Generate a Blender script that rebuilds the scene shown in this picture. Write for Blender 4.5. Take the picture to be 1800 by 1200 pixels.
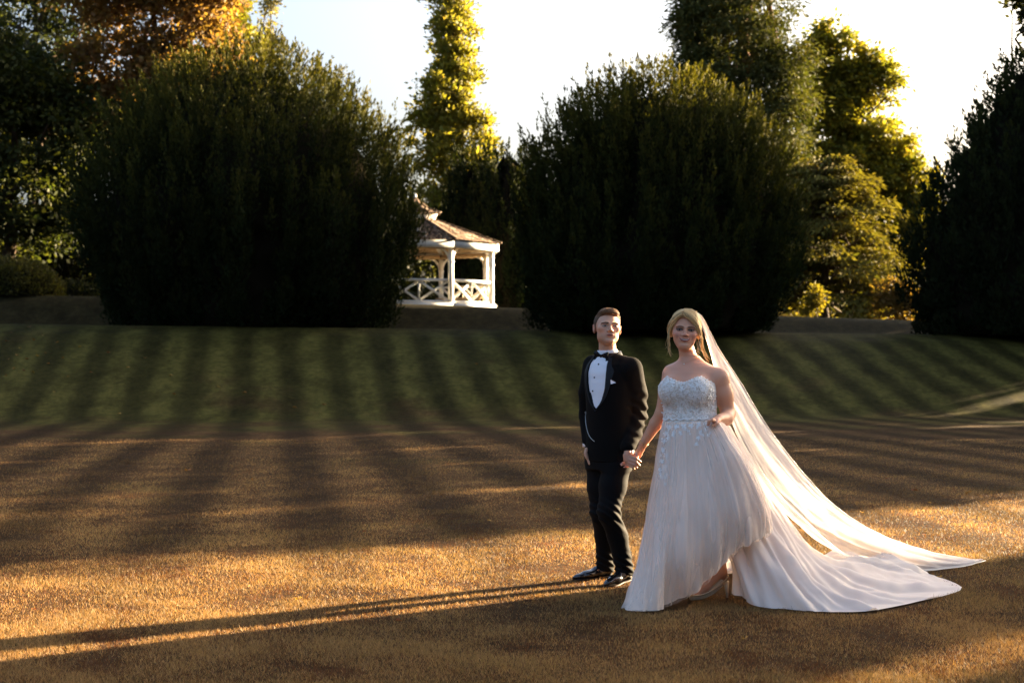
import bpy, bmesh, math, random
import numpy as np
from mathutils import Vector, Matrix
from mathutils.bvhtree import BVHTree

random.seed(7)
RNG = np.random.default_rng(7)
for _o in list(bpy.data.objects):
    bpy.data.objects.remove(_o, do_unlink=True)
SC = bpy.context.scene
COL = SC.collection

# ------------------------------------------------------------------ camera
CAM_H = 1.45
PITCH = math.atan(32.0 / 2500.0)
cam_d = bpy.data.cameras.new('camera')
cam = bpy.data.objects.new('camera', cam_d)
COL.objects.link(cam)
cam.location = (0, 0, CAM_H)
cam.rotation_euler = (math.pi / 2 + PITCH, 0, 0)
cam_d.lens = 50.0
cam_d.sensor_width = 36.0
cam_d.clip_end = 2000.0
cam_d.dof.use_dof = True
cam_d.dof.focus_distance = 9.0
cam_d.dof.aperture_fstop = 3.6
SC.camera = cam

# ------------------------------------------------------------------ daylight
SUN_EL = math.radians(11.0)
SUN_AZ = math.radians(57.4)          # clockwise from +Y: the sun stands behind and to the right
SUN = Vector((math.sin(SUN_AZ) * math.cos(SUN_EL), math.cos(SUN_AZ) * math.cos(SUN_EL), math.sin(SUN_EL)))
world = bpy.data.worlds.new('World')
SC.world = world
world.use_nodes = True
_n = world.node_tree.nodes
_sky = _n.new('ShaderNodeTexSky')
_sky.sky_type = 'NISHITA'
_sky.sun_disc = False
_sky.sun_elevation = SUN_EL
_sky.sun_rotation = SUN_AZ
_sky.air_density = 0.8
_sky.dust_density = 10.0
_sky.ozone_density = 1.6
_bg = _n['Background']
_bg.inputs['Strength'].default_value = 0.05
world.node_tree.links.new(_sky.outputs[0], _bg.inputs['Color'])
sun_d = bpy.data.lights.new('sun', 'SUN')
sun_d.energy = 4.2
sun_d.angle = math.radians(0.53)
sun_d.color = (1.0, 0.77, 0.48)
sun_o = bpy.data.objects.new('sun', sun_d)
COL.objects.link(sun_o)
sun_o.rotation_euler = SUN.to_track_quat('Z', 'Y').to_euler()
sun_o.location = (40, 30, 30)
SC.view_settings.view_transform = 'Standard'
SC.view_settings.look = 'None'
SC.view_settings.exposure = 3.9
SC.view_settings.gamma = 1.0
SC.view_settings.use_curve_mapping = False
SC.render.film_transparent = False
SC.cycles.max_bounces = 8
SC.cycles.transparent_max_bounces = 12
SC.cycles.sample_clamp_indirect = 4.0


# ------------------------------------------------------------------ helpers
def ray(u, v):
    cx = (u - 900.0) / 2500.0
    cy = (600.0 - v) / 2500.0
    cp, sp = math.cos(PITCH), math.sin(PITCH)
    return np.array([cx, cp - cy * sp, sp + cy * cp])


def P(u, v, d):
    """The point of the place seen along one line of sight, at depth d metres in front of the photographer."""
    r = ray(u, v)
    t = d / r[1]
    return np.array([r[0] * t, d, CAM_H + r[2] * t])


def new_obj(name, data, parent=None):
    o = bpy.data.objects.new(name, data)
    COL.objects.link(o)
    if parent is not None:
        o.parent = parent
    return o


def tag(o, label=None, cat=None, group=None, kind=None):
    for k, v in (('label', label), ('category', cat), ('group', group), ('kind', kind)):
        if v:
            o[k] = v
    return o


def empty(name, loc, label, cat, group=None):
    o = bpy.data.objects.new(name, None)
    COL.objects.link(o)
    o.location = [float(c) for c in loc]
    o.empty_display_size = 0.2
    return tag(o, label, cat, group)


def mesh_np(name, V, F, mat, parent=None, col=None, smooth=False, origin=None):
    """V (n,3), F (m,k) or list of such arrays -> one mesh object. The parent's location is subtracted from V."""
    V = np.asarray(V, dtype=np.float64)
    if origin is None:
        origin = np.array(parent_loc(parent))
    V = V - np.asarray(origin)
    if not isinstance(F, list):
        F = [F]
    F = [np.asarray(f, dtype=np.int32) for f in F if len(f)]
    me = bpy.data.meshes.new(name)
    me.vertices.add(len(V))
    me.vertices.foreach_set('co', V.astype(np.float32).ravel())
    loops = np.concatenate([f.ravel() for f in F])
    sizes = np.concatenate([np.full(len(f), f.shape[1], np.int32) for f in F])
    starts = np.concatenate([[0], np.cumsum(sizes)[:-1]]).astype(np.int32)
    me.loops.add(len(loops))
    me.loops.foreach_set('vertex_index', loops)
    me.polygons.add(len(sizes))
    me.polygons.foreach_set('loop_start', starts)
    if smooth:
        me.polygons.foreach_set('use_smooth', np.ones(len(sizes), dtype=bool))
    me.update(calc_edges=True)
    if col is not None:
        at = me.color_attributes.new('Col', 'FLOAT_COLOR', 'POINT')
        c4 = np.ones((len(V), 4), np.float32)
        c4[:, :3] = col
        at.data.foreach_set('color', c4.ravel())
    if mat is not None:
        me.materials.append(mat)
    return new_obj(name, me, parent)


def parent_loc(p):
    loc = np.zeros(3)
    while p is not None:
        loc += np.array(p.location)
        p = p.parent
    return loc


def join(parts):
    V, F, n = [], {}, 0
    for v, f in parts:
        v = np.asarray(v, float)
        for ff in (f if isinstance(f, list) else [f]):
            ff = np.asarray(ff, int)
            if len(ff):
                F.setdefault(ff.shape[1], []).append(ff + n)
        V.append(v)
        n += len(v)
    return np.concatenate(V), [np.concatenate(F[k]) for k in sorted(F)]


def box(c, size, R=None):
    s = np.array(size) / 2.0
    v = np.array([[x, y, z] for x in (-1, 1) for y in (-1, 1) for z in (-1, 1)], float) * s
    if R is not None:
        v = v @ np.asarray(R).T
    f = np.array([[0, 1, 3, 2], [4, 6, 7, 5], [0, 4, 5, 1], [2, 3, 7, 6], [0, 2, 6, 4], [1, 5, 7, 3]])
    return v + np.array(c), f


def beam(a, b, w, h, up=(0, 0, 1)):
    """A rectangular bar from a to b."""
    a, b = np.array(a, float), np.array(b, float)
    d = b - a
    L = np.linalg.norm(d)
    d = d / L
    u = np.array(up, float)
    if abs(d @ u) > 0.95:
        u = np.array([1.0, 0, 0])
    s = np.cross(d, u)
    s /= np.linalg.norm(s)
    u = np.cross(s, d)
    R = np.stack([d, s, u], axis=1)
    return box((a + b) / 2, (L, w, h), R)


def tube(pts, rad, n=8, cap=True):
    pts = np.asarray(pts, float)
    m = len(pts)
    rad = np.broadcast_to(np.asarray(rad, float), (m,))
    T = np.gradient(pts, axis=0)
    T /= np.linalg.norm(T, axis=1)[:, None] + 1e-12
    ref = np.array([0.0, 0, 1.0]) if abs(T[0, 2]) < 0.9 else np.array([1.0, 0, 0])
    V = []
    nrm = np.cross(T[0], ref)
    nrm /= np.linalg.norm(nrm)
    a = np.arange(n) * 2 * np.pi / n
    for i in range(m):
        nrm = nrm - T[i] * (nrm @ T[i])
        nrm /= np.linalg.norm(nrm) + 1e-12
        b = np.cross(T[i], nrm)
        V.append(pts[i] + rad[i] * (np.cos(a)[:, None] * nrm + np.sin(a)[:, None] * b))
    V = np.concatenate(V)
    i, j = np.meshgrid(np.arange(m - 1), np.arange(n), indexing='ij')
    i, j = i.ravel(), j.ravel()
    j2 = (j + 1) % n
    F = np.stack([i * n + j, i * n + j2, (i + 1) * n + j2, (i + 1) * n + j], axis=1)
    fs = [F]
    if cap:
        V = np.concatenate([V, pts[:1], pts[-1:]])
        k = np.arange(n)
        k2 = (k + 1) % n
        fs.append(np.concatenate([np.stack([k2, k, np.full(n, m * n)], 1),
                                  np.stack([(m - 1) * n + k, (m - 1) * n + k2, np.full(n, m * n + 1)], 1)]))
    return V, fs


def grid_faces(nu, nv, closed=False):
    i, j = np.meshgrid(np.arange(nu if closed else nu - 1), np.arange(nv - 1), indexing='ij')
    i, j = i.ravel(), j.ravel()
    i2 = (i + 1) % nu
    return np.stack([i * nv + j, i2 * nv + j, i2 * nv + j + 1, i * nv + j + 1], axis=1)


_NG = np.random.default_rng(99).random((32, 32, 32)).astype(np.float32) * 2 - 1


def noise3(p, f=1.0):
    """Smooth value noise in -1..1 for points p (...,3)."""
    q = np.asarray(p, float) * f + 100.0
    i = np.floor(q).astype(int)
    t = q - i
    t = t * t * (3 - 2 * t)
    r = 0
    for dx in (0, 1):
        wx = t[..., 0] if dx else 1 - t[..., 0]
        for dy in (0, 1):
            wy = t[..., 1] if dy else 1 - t[..., 1]
            for dz in (0, 1):
                wz = t[..., 2] if dz else 1 - t[..., 2]
                r = r + wx * wy * wz * _NG[(i[..., 0] + dx) % 32, (i[..., 1] + dy) % 32, (i[..., 2] + dz) % 32]
    return r


def fbm(p, f=1.0, o=3):
    r, a = 0, 1.0
    for k in range(o):
        r = r + a * noise3(np.asarray(p) + 17.3 * k, f * 2 ** k)
        a *= 0.5
    return r / 1.75


# ------------------------------------------------------------------ materials
def mat(name, color, rough=0.6, spec=0.3, metal=0.0, sheen=0.0, coat=0.0):
    m = bpy.data.materials.new(name)
    m.use_nodes = True
    b = m.node_tree.nodes['Principled BSDF']
    b.inputs['Base Color'].default_value = (*color, 1)
    b.inputs['Roughness'].default_value = rough
    b.inputs['Specular IOR Level'].default_value = spec
    b.inputs['Metallic'].default_value = metal
    b.inputs['Sheen Weight'].default_value = sheen
    b.inputs['Coat Weight'].default_value = coat
    return m


def nt(m):
    return m.node_tree.nodes, m.node_tree.links, m.node_tree.nodes['Principled BSDF']


def add_noise_color(m, c1, c2, scale=5.0, detail=4.0, stretch=(1, 1, 1), lo=0.35, hi=0.65, bump=0.0, bscale=None, coord='Object', bdist=0.01):
    N, L, b = nt(m)
    tc = N.new('ShaderNodeTexCoord')
    mp = N.new('ShaderNodeMapping')
    mp.inputs['Scale'].default_value = stretch
    L.new(tc.outputs[coord], mp.inputs['Vector'])
    nz = N.new('ShaderNodeTexNoise')
    nz.inputs['Scale'].default_value = scale
    nz.inputs['Detail'].default_value = detail
    L.new(mp.outputs[0], nz.inputs['Vector'])
    r = N.new('ShaderNodeValToRGB')
    r.color_ramp.elements[0].position = lo
    r.color_ramp.elements[1].position = hi
    r.color_ramp.elements[0].color = (*c1, 1)
    r.color_ramp.elements[1].color = (*c2, 1)
    L.new(nz.outputs['Fac'], r.inputs['Fac'])
    L.new(r.outputs['Color'], b.inputs['Base Color'])
    if bump:
        n2 = N.new('ShaderNodeTexNoise')
        n2.inputs['Scale'].default_value = bscale or scale * 4
        n2.inputs['Detail'].default_value = 5
        L.new(mp.outputs[0], n2.inputs['Vector'])
        bp = N.new('ShaderNodeBump')
        bp.inputs['Strength'].default_value = bump
        bp.inputs['Distance'].default_value = bdist
        L.new(n2.outputs['Fac'], bp.inputs['Height'])
        L.new(bp.outputs['Normal'], b.inputs['Normal'])
    return m


def leaf_mat(name, trans=0.35, rough=0.55, spec=0.25, tint=(1, 1, 1), tt=(1.3, 1.25, 0.5)):
    """Leaves: each face carries its own colour in 'Col'; light comes through them."""
    m = bpy.data.materials.new(name)
    m.use_nodes = True
    N, L = m.node_tree.nodes, m.node_tree.links
    b = N['Principled BSDF']
    at = N.new('ShaderNodeAttribute')
    at.attribute_name = 'Col'
    L.new(at.outputs['Color'], b.inputs['Base Color'])
    b.inputs['Roughness'].default_value = rough
    b.inputs['Specular IOR Level'].default_value = spec
    tr = N.new('ShaderNodeBsdfTranslucent')
    mx = N.new('ShaderNodeMix')
    mx.data_type = 'RGBA'
    mx.blend_type = 'MULTIPLY'
    mx.inputs['Factor'].default_value = 1.0
    mx.inputs['B'].default_value = (*tt, 1)
    L.new(at.outputs['Color'], mx.inputs['A'])
    L.new(mx.outputs['Result'], tr.inputs['Color'])
    ms = N.new('ShaderNodeMixShader')
    ms.inputs['Fac'].default_value = trans
    L.new(b.outputs[0], ms.inputs[1])
    L.new(tr.outputs[0], ms.inputs[2])
    L.new(ms.outputs[0], N['Material Output'].inputs['Surface'])
    return m


M_LEAF = leaf_mat('leaf_green', 0.48, 0.6, 0.15)
M_NEEDLE = leaf_mat('yew_needles', 0.2, 0.75, 0.05, tt=(1.25, 1.25, 0.4))
M_BARK = add_noise_color(mat('bark', (0.06, 0.04, 0.025), 0.9, 0.1), (0.03, 0.02, 0.013), (0.10, 0.07, 0.045), 6, 6, (1, 1, 0.25), bump=0.6, bdist=0.05)
M_REDBARK = add_noise_color(mat('red_bark', (0.12, 0.06, 0.035), 0.9, 0.1), (0.06, 0.03, 0.018), (0.20, 0.10, 0.06), 5, 6, (1, 1, 0.2), bump=0.6, bdist=0.05)
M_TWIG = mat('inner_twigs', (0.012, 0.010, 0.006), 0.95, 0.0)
# ------------------------------------------------------------------ lawn: flat, then a mown bank, a terrace and a second low bank
STRIPE_YAW = math.atan((490 - 900) / 2500.0)


def sstep(a, b, x):
    t = np.clip((x - a) / (b - a), 0, 1)
    return t * t * (3 - 2 * t)


def bank_toe(x):
    return 32.5 + 0.16 * np.clip(x + 10, -30, 40)


def bank_rise(y, toe):
    """A bank with a rounded foot, an even slope and a firm top edge."""
    t = (y - toe) / 9.0
    foot = np.clip(t / 0.25, 0, 1)
    lin = np.where(t < 0.25, 0.125 * foot ** 2 * 1.0, t - 0.125)
    r = lin / 0.875
    return np.clip(r, 0, 1) - 0.06 * np.exp(-((t - 1.0) / 0.07) ** 2)


def terrain(x, y):
    x = np.asarray(x, float)
    y = np.asarray(y, float)
    toe = bank_toe(x)
    H = 2.38 - 0.008 * np.clip(x, -40, 40)
    z = H * np.where(y > toe, bank_rise(y, toe), 0)
    t2 = 48.7 + 0.04 * np.clip(x, -30, 30)
    R2 = 0.95 - 0.022 * np.clip(x, -12, 25)
    z = z + R2 * sstep(t2, t2 + 2.6, y)
    z = z + 0.012 * fbm(np.stack([x, y, 0 * x], -1), 0.35, 2) * np.clip(y / 20, 0.3, 2)
    return z


def build_lawn():
    xs = np.unique(np.concatenate([np.linspace(-12, 12, 121), np.linspace(-60, 60, 121), np.linspace(-600, 600, 41)]))
    ys = np.unique(np.concatenate([np.linspace(-40, 4, 12), np.linspace(4, 30, 105), np.linspace(30, 56, 209), np.linspace(56, 120, 33), np.linspace(120, 900, 27)]))
    X, Y = np.meshgrid(xs, ys, indexing='ij')
    Z = terrain(X, Y)
    V = np.stack([X, Y, Z], -1).reshape(-1, 3)
    F = grid_faces(len(xs), len(ys))
    m = mat('mown_turf', (0.1, 0.07, 0.03), 0.9, 0.05)
    N, L, b = nt(m)
    geo = N.new('ShaderNodeNewGeometry')
    sep = N.new('ShaderNodeSeparateXYZ')
    L.new(geo.outputs['Position'], sep.inputs[0])

    def noise(scale, det=4, rough=0.6, stretch=None):
        n = N.new('ShaderNodeTexNoise')
        n.inputs['Scale'].default_value = scale
        n.inputs['Detail'].default_value = det
        n.inputs['Roughness'].default_value = rough
        if stretch:
            mp = N.new('ShaderNodeMapping')
            mp.inputs['Scale'].default_value = stretch
            L.new(geo.outputs['Position'], mp.inputs['Vector'])
            L.new(mp.outputs[0], n.inputs['Vector'])
        else:
            L.new(geo.outputs['Position'], n.inputs['Vector'])
        return n.outputs['Fac']

    def math_(op, a, b_=None, c=None):
        n = N.new('ShaderNodeMath')
        n.operation = op
        for i, x in enumerate((a, b_, c)):
            if x is None:
                continue
            if isinstance(x, (int, float)):
                n.inputs[i].default_value = x
            else:
                L.new(x, n.inputs[i])
        return n.outputs[0]

    def ramp(fac, stops):
        r = N.new('ShaderNodeValToRGB')
        els = r.color_ramp.elements
        while len(els) < len(stops):
            els.new(0.5)
        for e, (p, c) in zip(els, stops):
            e.position = p
            e.color = (*c, 1) if len(c) == 3 else c
        L.new(fac, r.inputs['Fac'])
        return r.outputs['Color']

    def mix(fac, a, b_, mode='MIX'):
        n = N.new('ShaderNodeMix')
        n.data_type = 'RGBA'
        n.blend_type = mode
        for k, x in (('Factor', fac), ('A', a), ('B', b_)):
            if isinstance(x, (int, float)):
                n.inputs[k].default_value = x
            elif isinstance(x, tuple):
                n.inputs[k].default_value = (*x, 1)
            else:
                L.new(x, n.inputs[k])
        return n.outputs['Result']

    # dry straw turf with browner and greener patches
    straw = ramp(noise(9, 6, 0.75), [(0.30, (0.030, 0.0155, 0.006)), (0.52, (0.068, 0.038, 0.0155)), (0.72, (0.118, 0.071, 0.031))])
    green = ramp(noise(6, 6, 0.7), [(0.3, (0.036, 0.034, 0.0075)), (0.7, (0.090, 0.077, 0.020))])
    # green grows on the bank and in patches of the flat
    patch = noise(0.33, 5, 0.65)
    y_in = sep.outputs['Y']
    x_in = sep.outputs['X']
    toe = math_('MULTIPLY_ADD', x_in, 0.16, 34.1)
    on_bank = N.new('ShaderNodeMapRange')
    on_bank.inputs['From Min'].default_value = -10.0
    on_bank.inputs['From Max'].default_value = 5.0
    on_bank.inputs['To Min'].default_value = 0.0
    on_bank.inputs['To Max'].default_value = 0.42
    L.new(math_('SUBTRACT', y_in, toe), on_bank.inputs['Value'])
    gfac = math_('ADD', patch, on_bank.outputs[0])
    gr = N.new('ShaderNodeMapRange')
    gr.inputs['From Min'].default_value = 0.60
    gr.inputs['From Max'].default_value = 0.84
    L.new(gfac, gr.inputs['Value'])
    col = mix(gr.outputs[0], straw, green)
    # mower stripes: the light on grass laid either way is put into its colour
    w = math_('ADD', math_('MULTIPLY', x_in, math.cos(STRIPE_YAW)), math_('MULTIPLY', y_in, -math.sin(STRIPE_YAW)))
    wob = math_('MULTIPLY', math_('SUBTRACT', noise(0.25, 2), 0.5), 0.35)
    w = math_('ADD', w, wob)
    s = math_('SINE', math_('MULTIPLY_ADD', w, 2 * math.pi / 1.27, STRIPE_PH))
    st = N.new('ShaderNodeMapRange')
    st.inputs['From Min'].default_value = -0.75
    st.inputs['From Max'].default_value = 0.75
    st.inputs['To Min'].default_value = 0.60
    st.inputs['To Max'].default_value = 1.40
    L.new(s, st.inputs['Value'])
    fade = N.new('ShaderNodeMapRange')
    fade.inputs['From Min'].default_value = 7.0
    fade.inputs['From Max'].default_value = 14.0
    L.new(y_in, fade.inputs['Value'])
    col2 = N.new('ShaderNodeVectorMath')
    col2.operation = 'SCALE'
    L.new(col, col2.inputs[0])
    L.new(st.outputs[0], col2.inputs['Scale'])
    crest = N.new('ShaderNodeMapRange')
    crest.inputs['From Min'].default_value = 8.6
    crest.inputs['From Max'].default_value = 10.0
    crest.inputs['To Min'].default_value = 1.0
    crest.inputs['To Max'].default_value = 0.0
    L.new(math_('SUBTRACT', y_in, toe), crest.inputs['Value'])
    col = mix(math_('MULTIPLY', fade.outputs[0], crest.outputs[0]), col, col2.outputs[0])
    # shade under the trees, put into the ground colour of the terrace
    terrace_shade = N.new('ShaderNodeMapRange')
    terrace_shade.inputs['From Min'].default_value = 10.0
    terrace_shade.inputs['From Max'].default_value = 12.5
    L.new(math_('ADD', math_('SUBTRACT', y_in, toe), math_('MULTIPLY', noise(0.8, 3), 1.5)), terrace_shade.inputs['Value'])
    col = mix(terrace_shade.outputs[0], col, ramp(noise(5, 5, 0.7), [(0.3, (0.014, 0.012, 0.006)), (0.7, (0.034, 0.030, 0.012))]))
    # streaks and thin patches along the mowing
    blot = ramp(noise(1.6, 5, 0.7, (1.0, 0.5, 1.0)), [(0.3, (0.50, 0.48, 0.45)), (0.7, (1.35, 1.3, 1.25))])
    col = mix(1.0, col, blot, 'MULTIPLY')
    fine = ramp(noise(55, 4, 0.8), [(0.30, (0.45, 0.42, 0.40)), (0.7, (1.5, 1.5, 1.45))])
    col = mix(0.8, col, fine, 'MULTIPLY')
    L.new(col, b.inputs['Base Color'])
    bp = N.new('ShaderNodeBump')
    bp.inputs['Strength'].default_value = 0.9
    bp.inputs['Distance'].default_value = 0.03
    L.new(math_('ADD', noise(70, 5, 0.8), math_('MULTIPLY', noise(9, 3), 1.0)), bp.inputs['Height'])
    L.new(bp.outputs['Normal'], b.inputs['Normal'])
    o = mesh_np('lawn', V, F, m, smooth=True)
    tag(o, 'striped mown lawn, dry and brown in front, greener up the bank', None, None, 'structure')
    return o


STRIPE_PH = 3.07
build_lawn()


GOWN = np.array([(0.66, 8.20), (0.80, 8.12), (1.02, 8.32), (1.08, 8.52), (1.14, 8.80), (1.34, 8.80), (1.40, 8.52), (1.47, 8.36), (1.70, 8.14), (2.02, 8.08), (2.40, 8.40), (2.78, 8.90), (2.80, 9.30), (2.74, 9.62),
                 (2.62, 10.02), (2.20, 10.22), (1.70, 9.80), (1.10, 9.20), (0.85, 9.15), (0.78, 8.85)])


def in_poly(x, y, poly):
    inside = np.zeros(len(x), bool)
    j = len(poly) - 1
    for i in range(len(poly)):
        (xi, yi), (xj, yj) = poly[i], poly[j]
        inside ^= ((yi > y) != (yj > y)) & (x < (xj - xi) * (y - yi) / (yj - yi + 1e-12) + xi)
        j = i
    return inside


def build_grass():
    """Short turf blades over the part of the lawn close enough to tell blades."""
    N = 1400000
    # depth density falls off with distance; width follows the field of view
    d0, d1 = 6.0, 26.0
    uu = RNG.random(N)
    k = 1.15
    d = (d0 ** (-k) + uu * (d1 ** (-k) - d0 ** (-k))) ** (-1 / k)
    x = (RNG.random(N) - 0.5) * (0.88 * d + 2.6)
    cl = fbm(np.stack([x, d, 0 * x], -1), 2.5, 3)
    keep = RNG.random(N) < np.clip(0.72 + 0.6 * cl, 0.15, 1)
    # the gown lies on the turf and presses it flat
    keep &= ~in_poly(x, d, GOWN)
    x, d, cl = x[keep], d[keep], cl[keep]
    n = len(x)
    z = terrain(x, d)
    h = (0.011 + 0.014 * RNG.random(n)) * (1 + 0.35 * cl)
    h[RNG.random(n) < 0.012] *= 1.9
    az = RNG.random(n) * 2 * np.pi
    lean = 0.25 + 0.7 * RNG.random(n)
    wd = (0.0008 + 0.0009 * RNG.random(n)) * (0.8 + d / 12)
    side = RNG.random(n) * 2 * np.pi
    b = np.stack([x, d, z - 0.004], -1)
    s = np.stack([np.cos(side), np.sin(side), 0 * side], -1) * wd[:, None]
    tip = b + np.stack([np.cos(az) * lean * h, np.sin(az) * lean * h, h], -1)
    V = np.stack([b - s, b + s, tip], 1).reshape(-1, 3)
    F = np.arange(3 * n).reshape(-1, 3)
    pt = fbm(np.stack([x, d, 0 * x + 5], -1), 0.5, 3)
    mixg = np.clip(0.16 + 0.55 * pt + 0.25 * RNG.standard_normal(n), 0, 1)
    straw = np.array([0.345, 0.207, 0.085]) * (0.6 + 0.7 * RNG.random((n, 1)))
    green = np.array([0.070, 0.078, 0.018]) * (0.6 + 0.8 * RNG.random((n, 1)))
    brown = np.array([0.12, 0.050, 0.018]) * (0.6 + 0.8 * RNG.random((n, 1)))
    c = straw * (1 - mixg[:, None]) + green * mixg[:, None]
    worn = fbm(np.stack([x * 1.6, d * 1.1, 0 * x + 9], -1), 2.2, 3)
    br = RNG.random(n) < np.clip(0.26 - 0.55 * cl - 1.1 * np.minimum(worn + 0.10, 0), 0.03, 0.92)
    c[br] = brown[br]
    # light on the mower's alternate passes put into blade colour; lean stays random
    wv = x * math.cos(STRIPE_YAW) - d * math.sin(STRIPE_YAW)
    st = np.clip(np.sin(wv * 2 * math.pi / 1.27 + STRIPE_PH) / 0.75, -1, 1) * np.clip((d - 7) / 6, 0, 1)
    c = c * (1 + 0.42 * st)[:, None]
    c = np.repeat(c, 3, axis=0)
    o = mesh_np('grass', V, F, leaf_mat('grass_blades', 0.32, 0.6, 0.2, tt=(1.2, 1.05, 0.7)), col=c)
    tag(o, 'short dry straw coloured turf with greener tufts', None, None, 'stuff')


build_grass()
# ------------------------------------------------------------------ trees
def unit(v):
    return v / (np.linalg.norm(v, axis=-1, keepdims=True) + 1e-12)


def leaf_quads(p, a, L, W, rng, normal_hint=None):
    """Pointed leaves: base p, direction a (unit), length L, width W."""
    n = len(p)
    r = rng.standard_normal((n, 3)) if normal_hint is None else normal_hint + 0.6 * rng.standard_normal((n, 3))
    s = unit(np.cross(a, r))
    L = np.broadcast_to(L, (n,))[:, None]
    W = np.broadcast_to(W, (n,))[:, None]
    mid = p + a * L * 0.45
    V = np.stack([p, mid + s * W / 2, p + a * L, mid - s * W / 2], 1).reshape(-1, 3)
    F = np.arange(4 * n).reshape(-1, 4)
    return V, F


def vary(base, n, rng, amt=0.35, hue=0.12):
    base = np.asarray(base, float)
    b = 1 + amt * (rng.random((n, 1)) * 2 - 1)
    h = 1 + hue * (rng.random((n, 3)) * 2 - 1)
    return np.clip(base * b * h, 0.002, 1)


def dir_rand(n, rng):
    return unit(rng.standard_normal((n, 3)))


def limb_path(a, b, rng, wob=0.06, n=7):
    a, b = np.array(a, float), np.array(b, float)
    t = np.linspace(0, 1, n)[:, None]
    p = a * (1 - t) + b * t
    L = np.linalg.norm(b - a)
    off = rng.standard_normal((n, 3)) * wob * L * np.sin(np.pi * t)
    return p + off


def trunk_mesh(base, top, r0, r1, rng, limbs=(), wob=0.02):
    parts = [tube(limb_path(base, top, rng, wob, 9), np.linspace(r0, r1, 9), 9)]
    for a, b, ra, rb in limbs:
        parts.append(tube(limb_path(a, b, rng, 0.07, 6), np.linspace(ra, rb, 6), 6))
    return join(parts)


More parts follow.
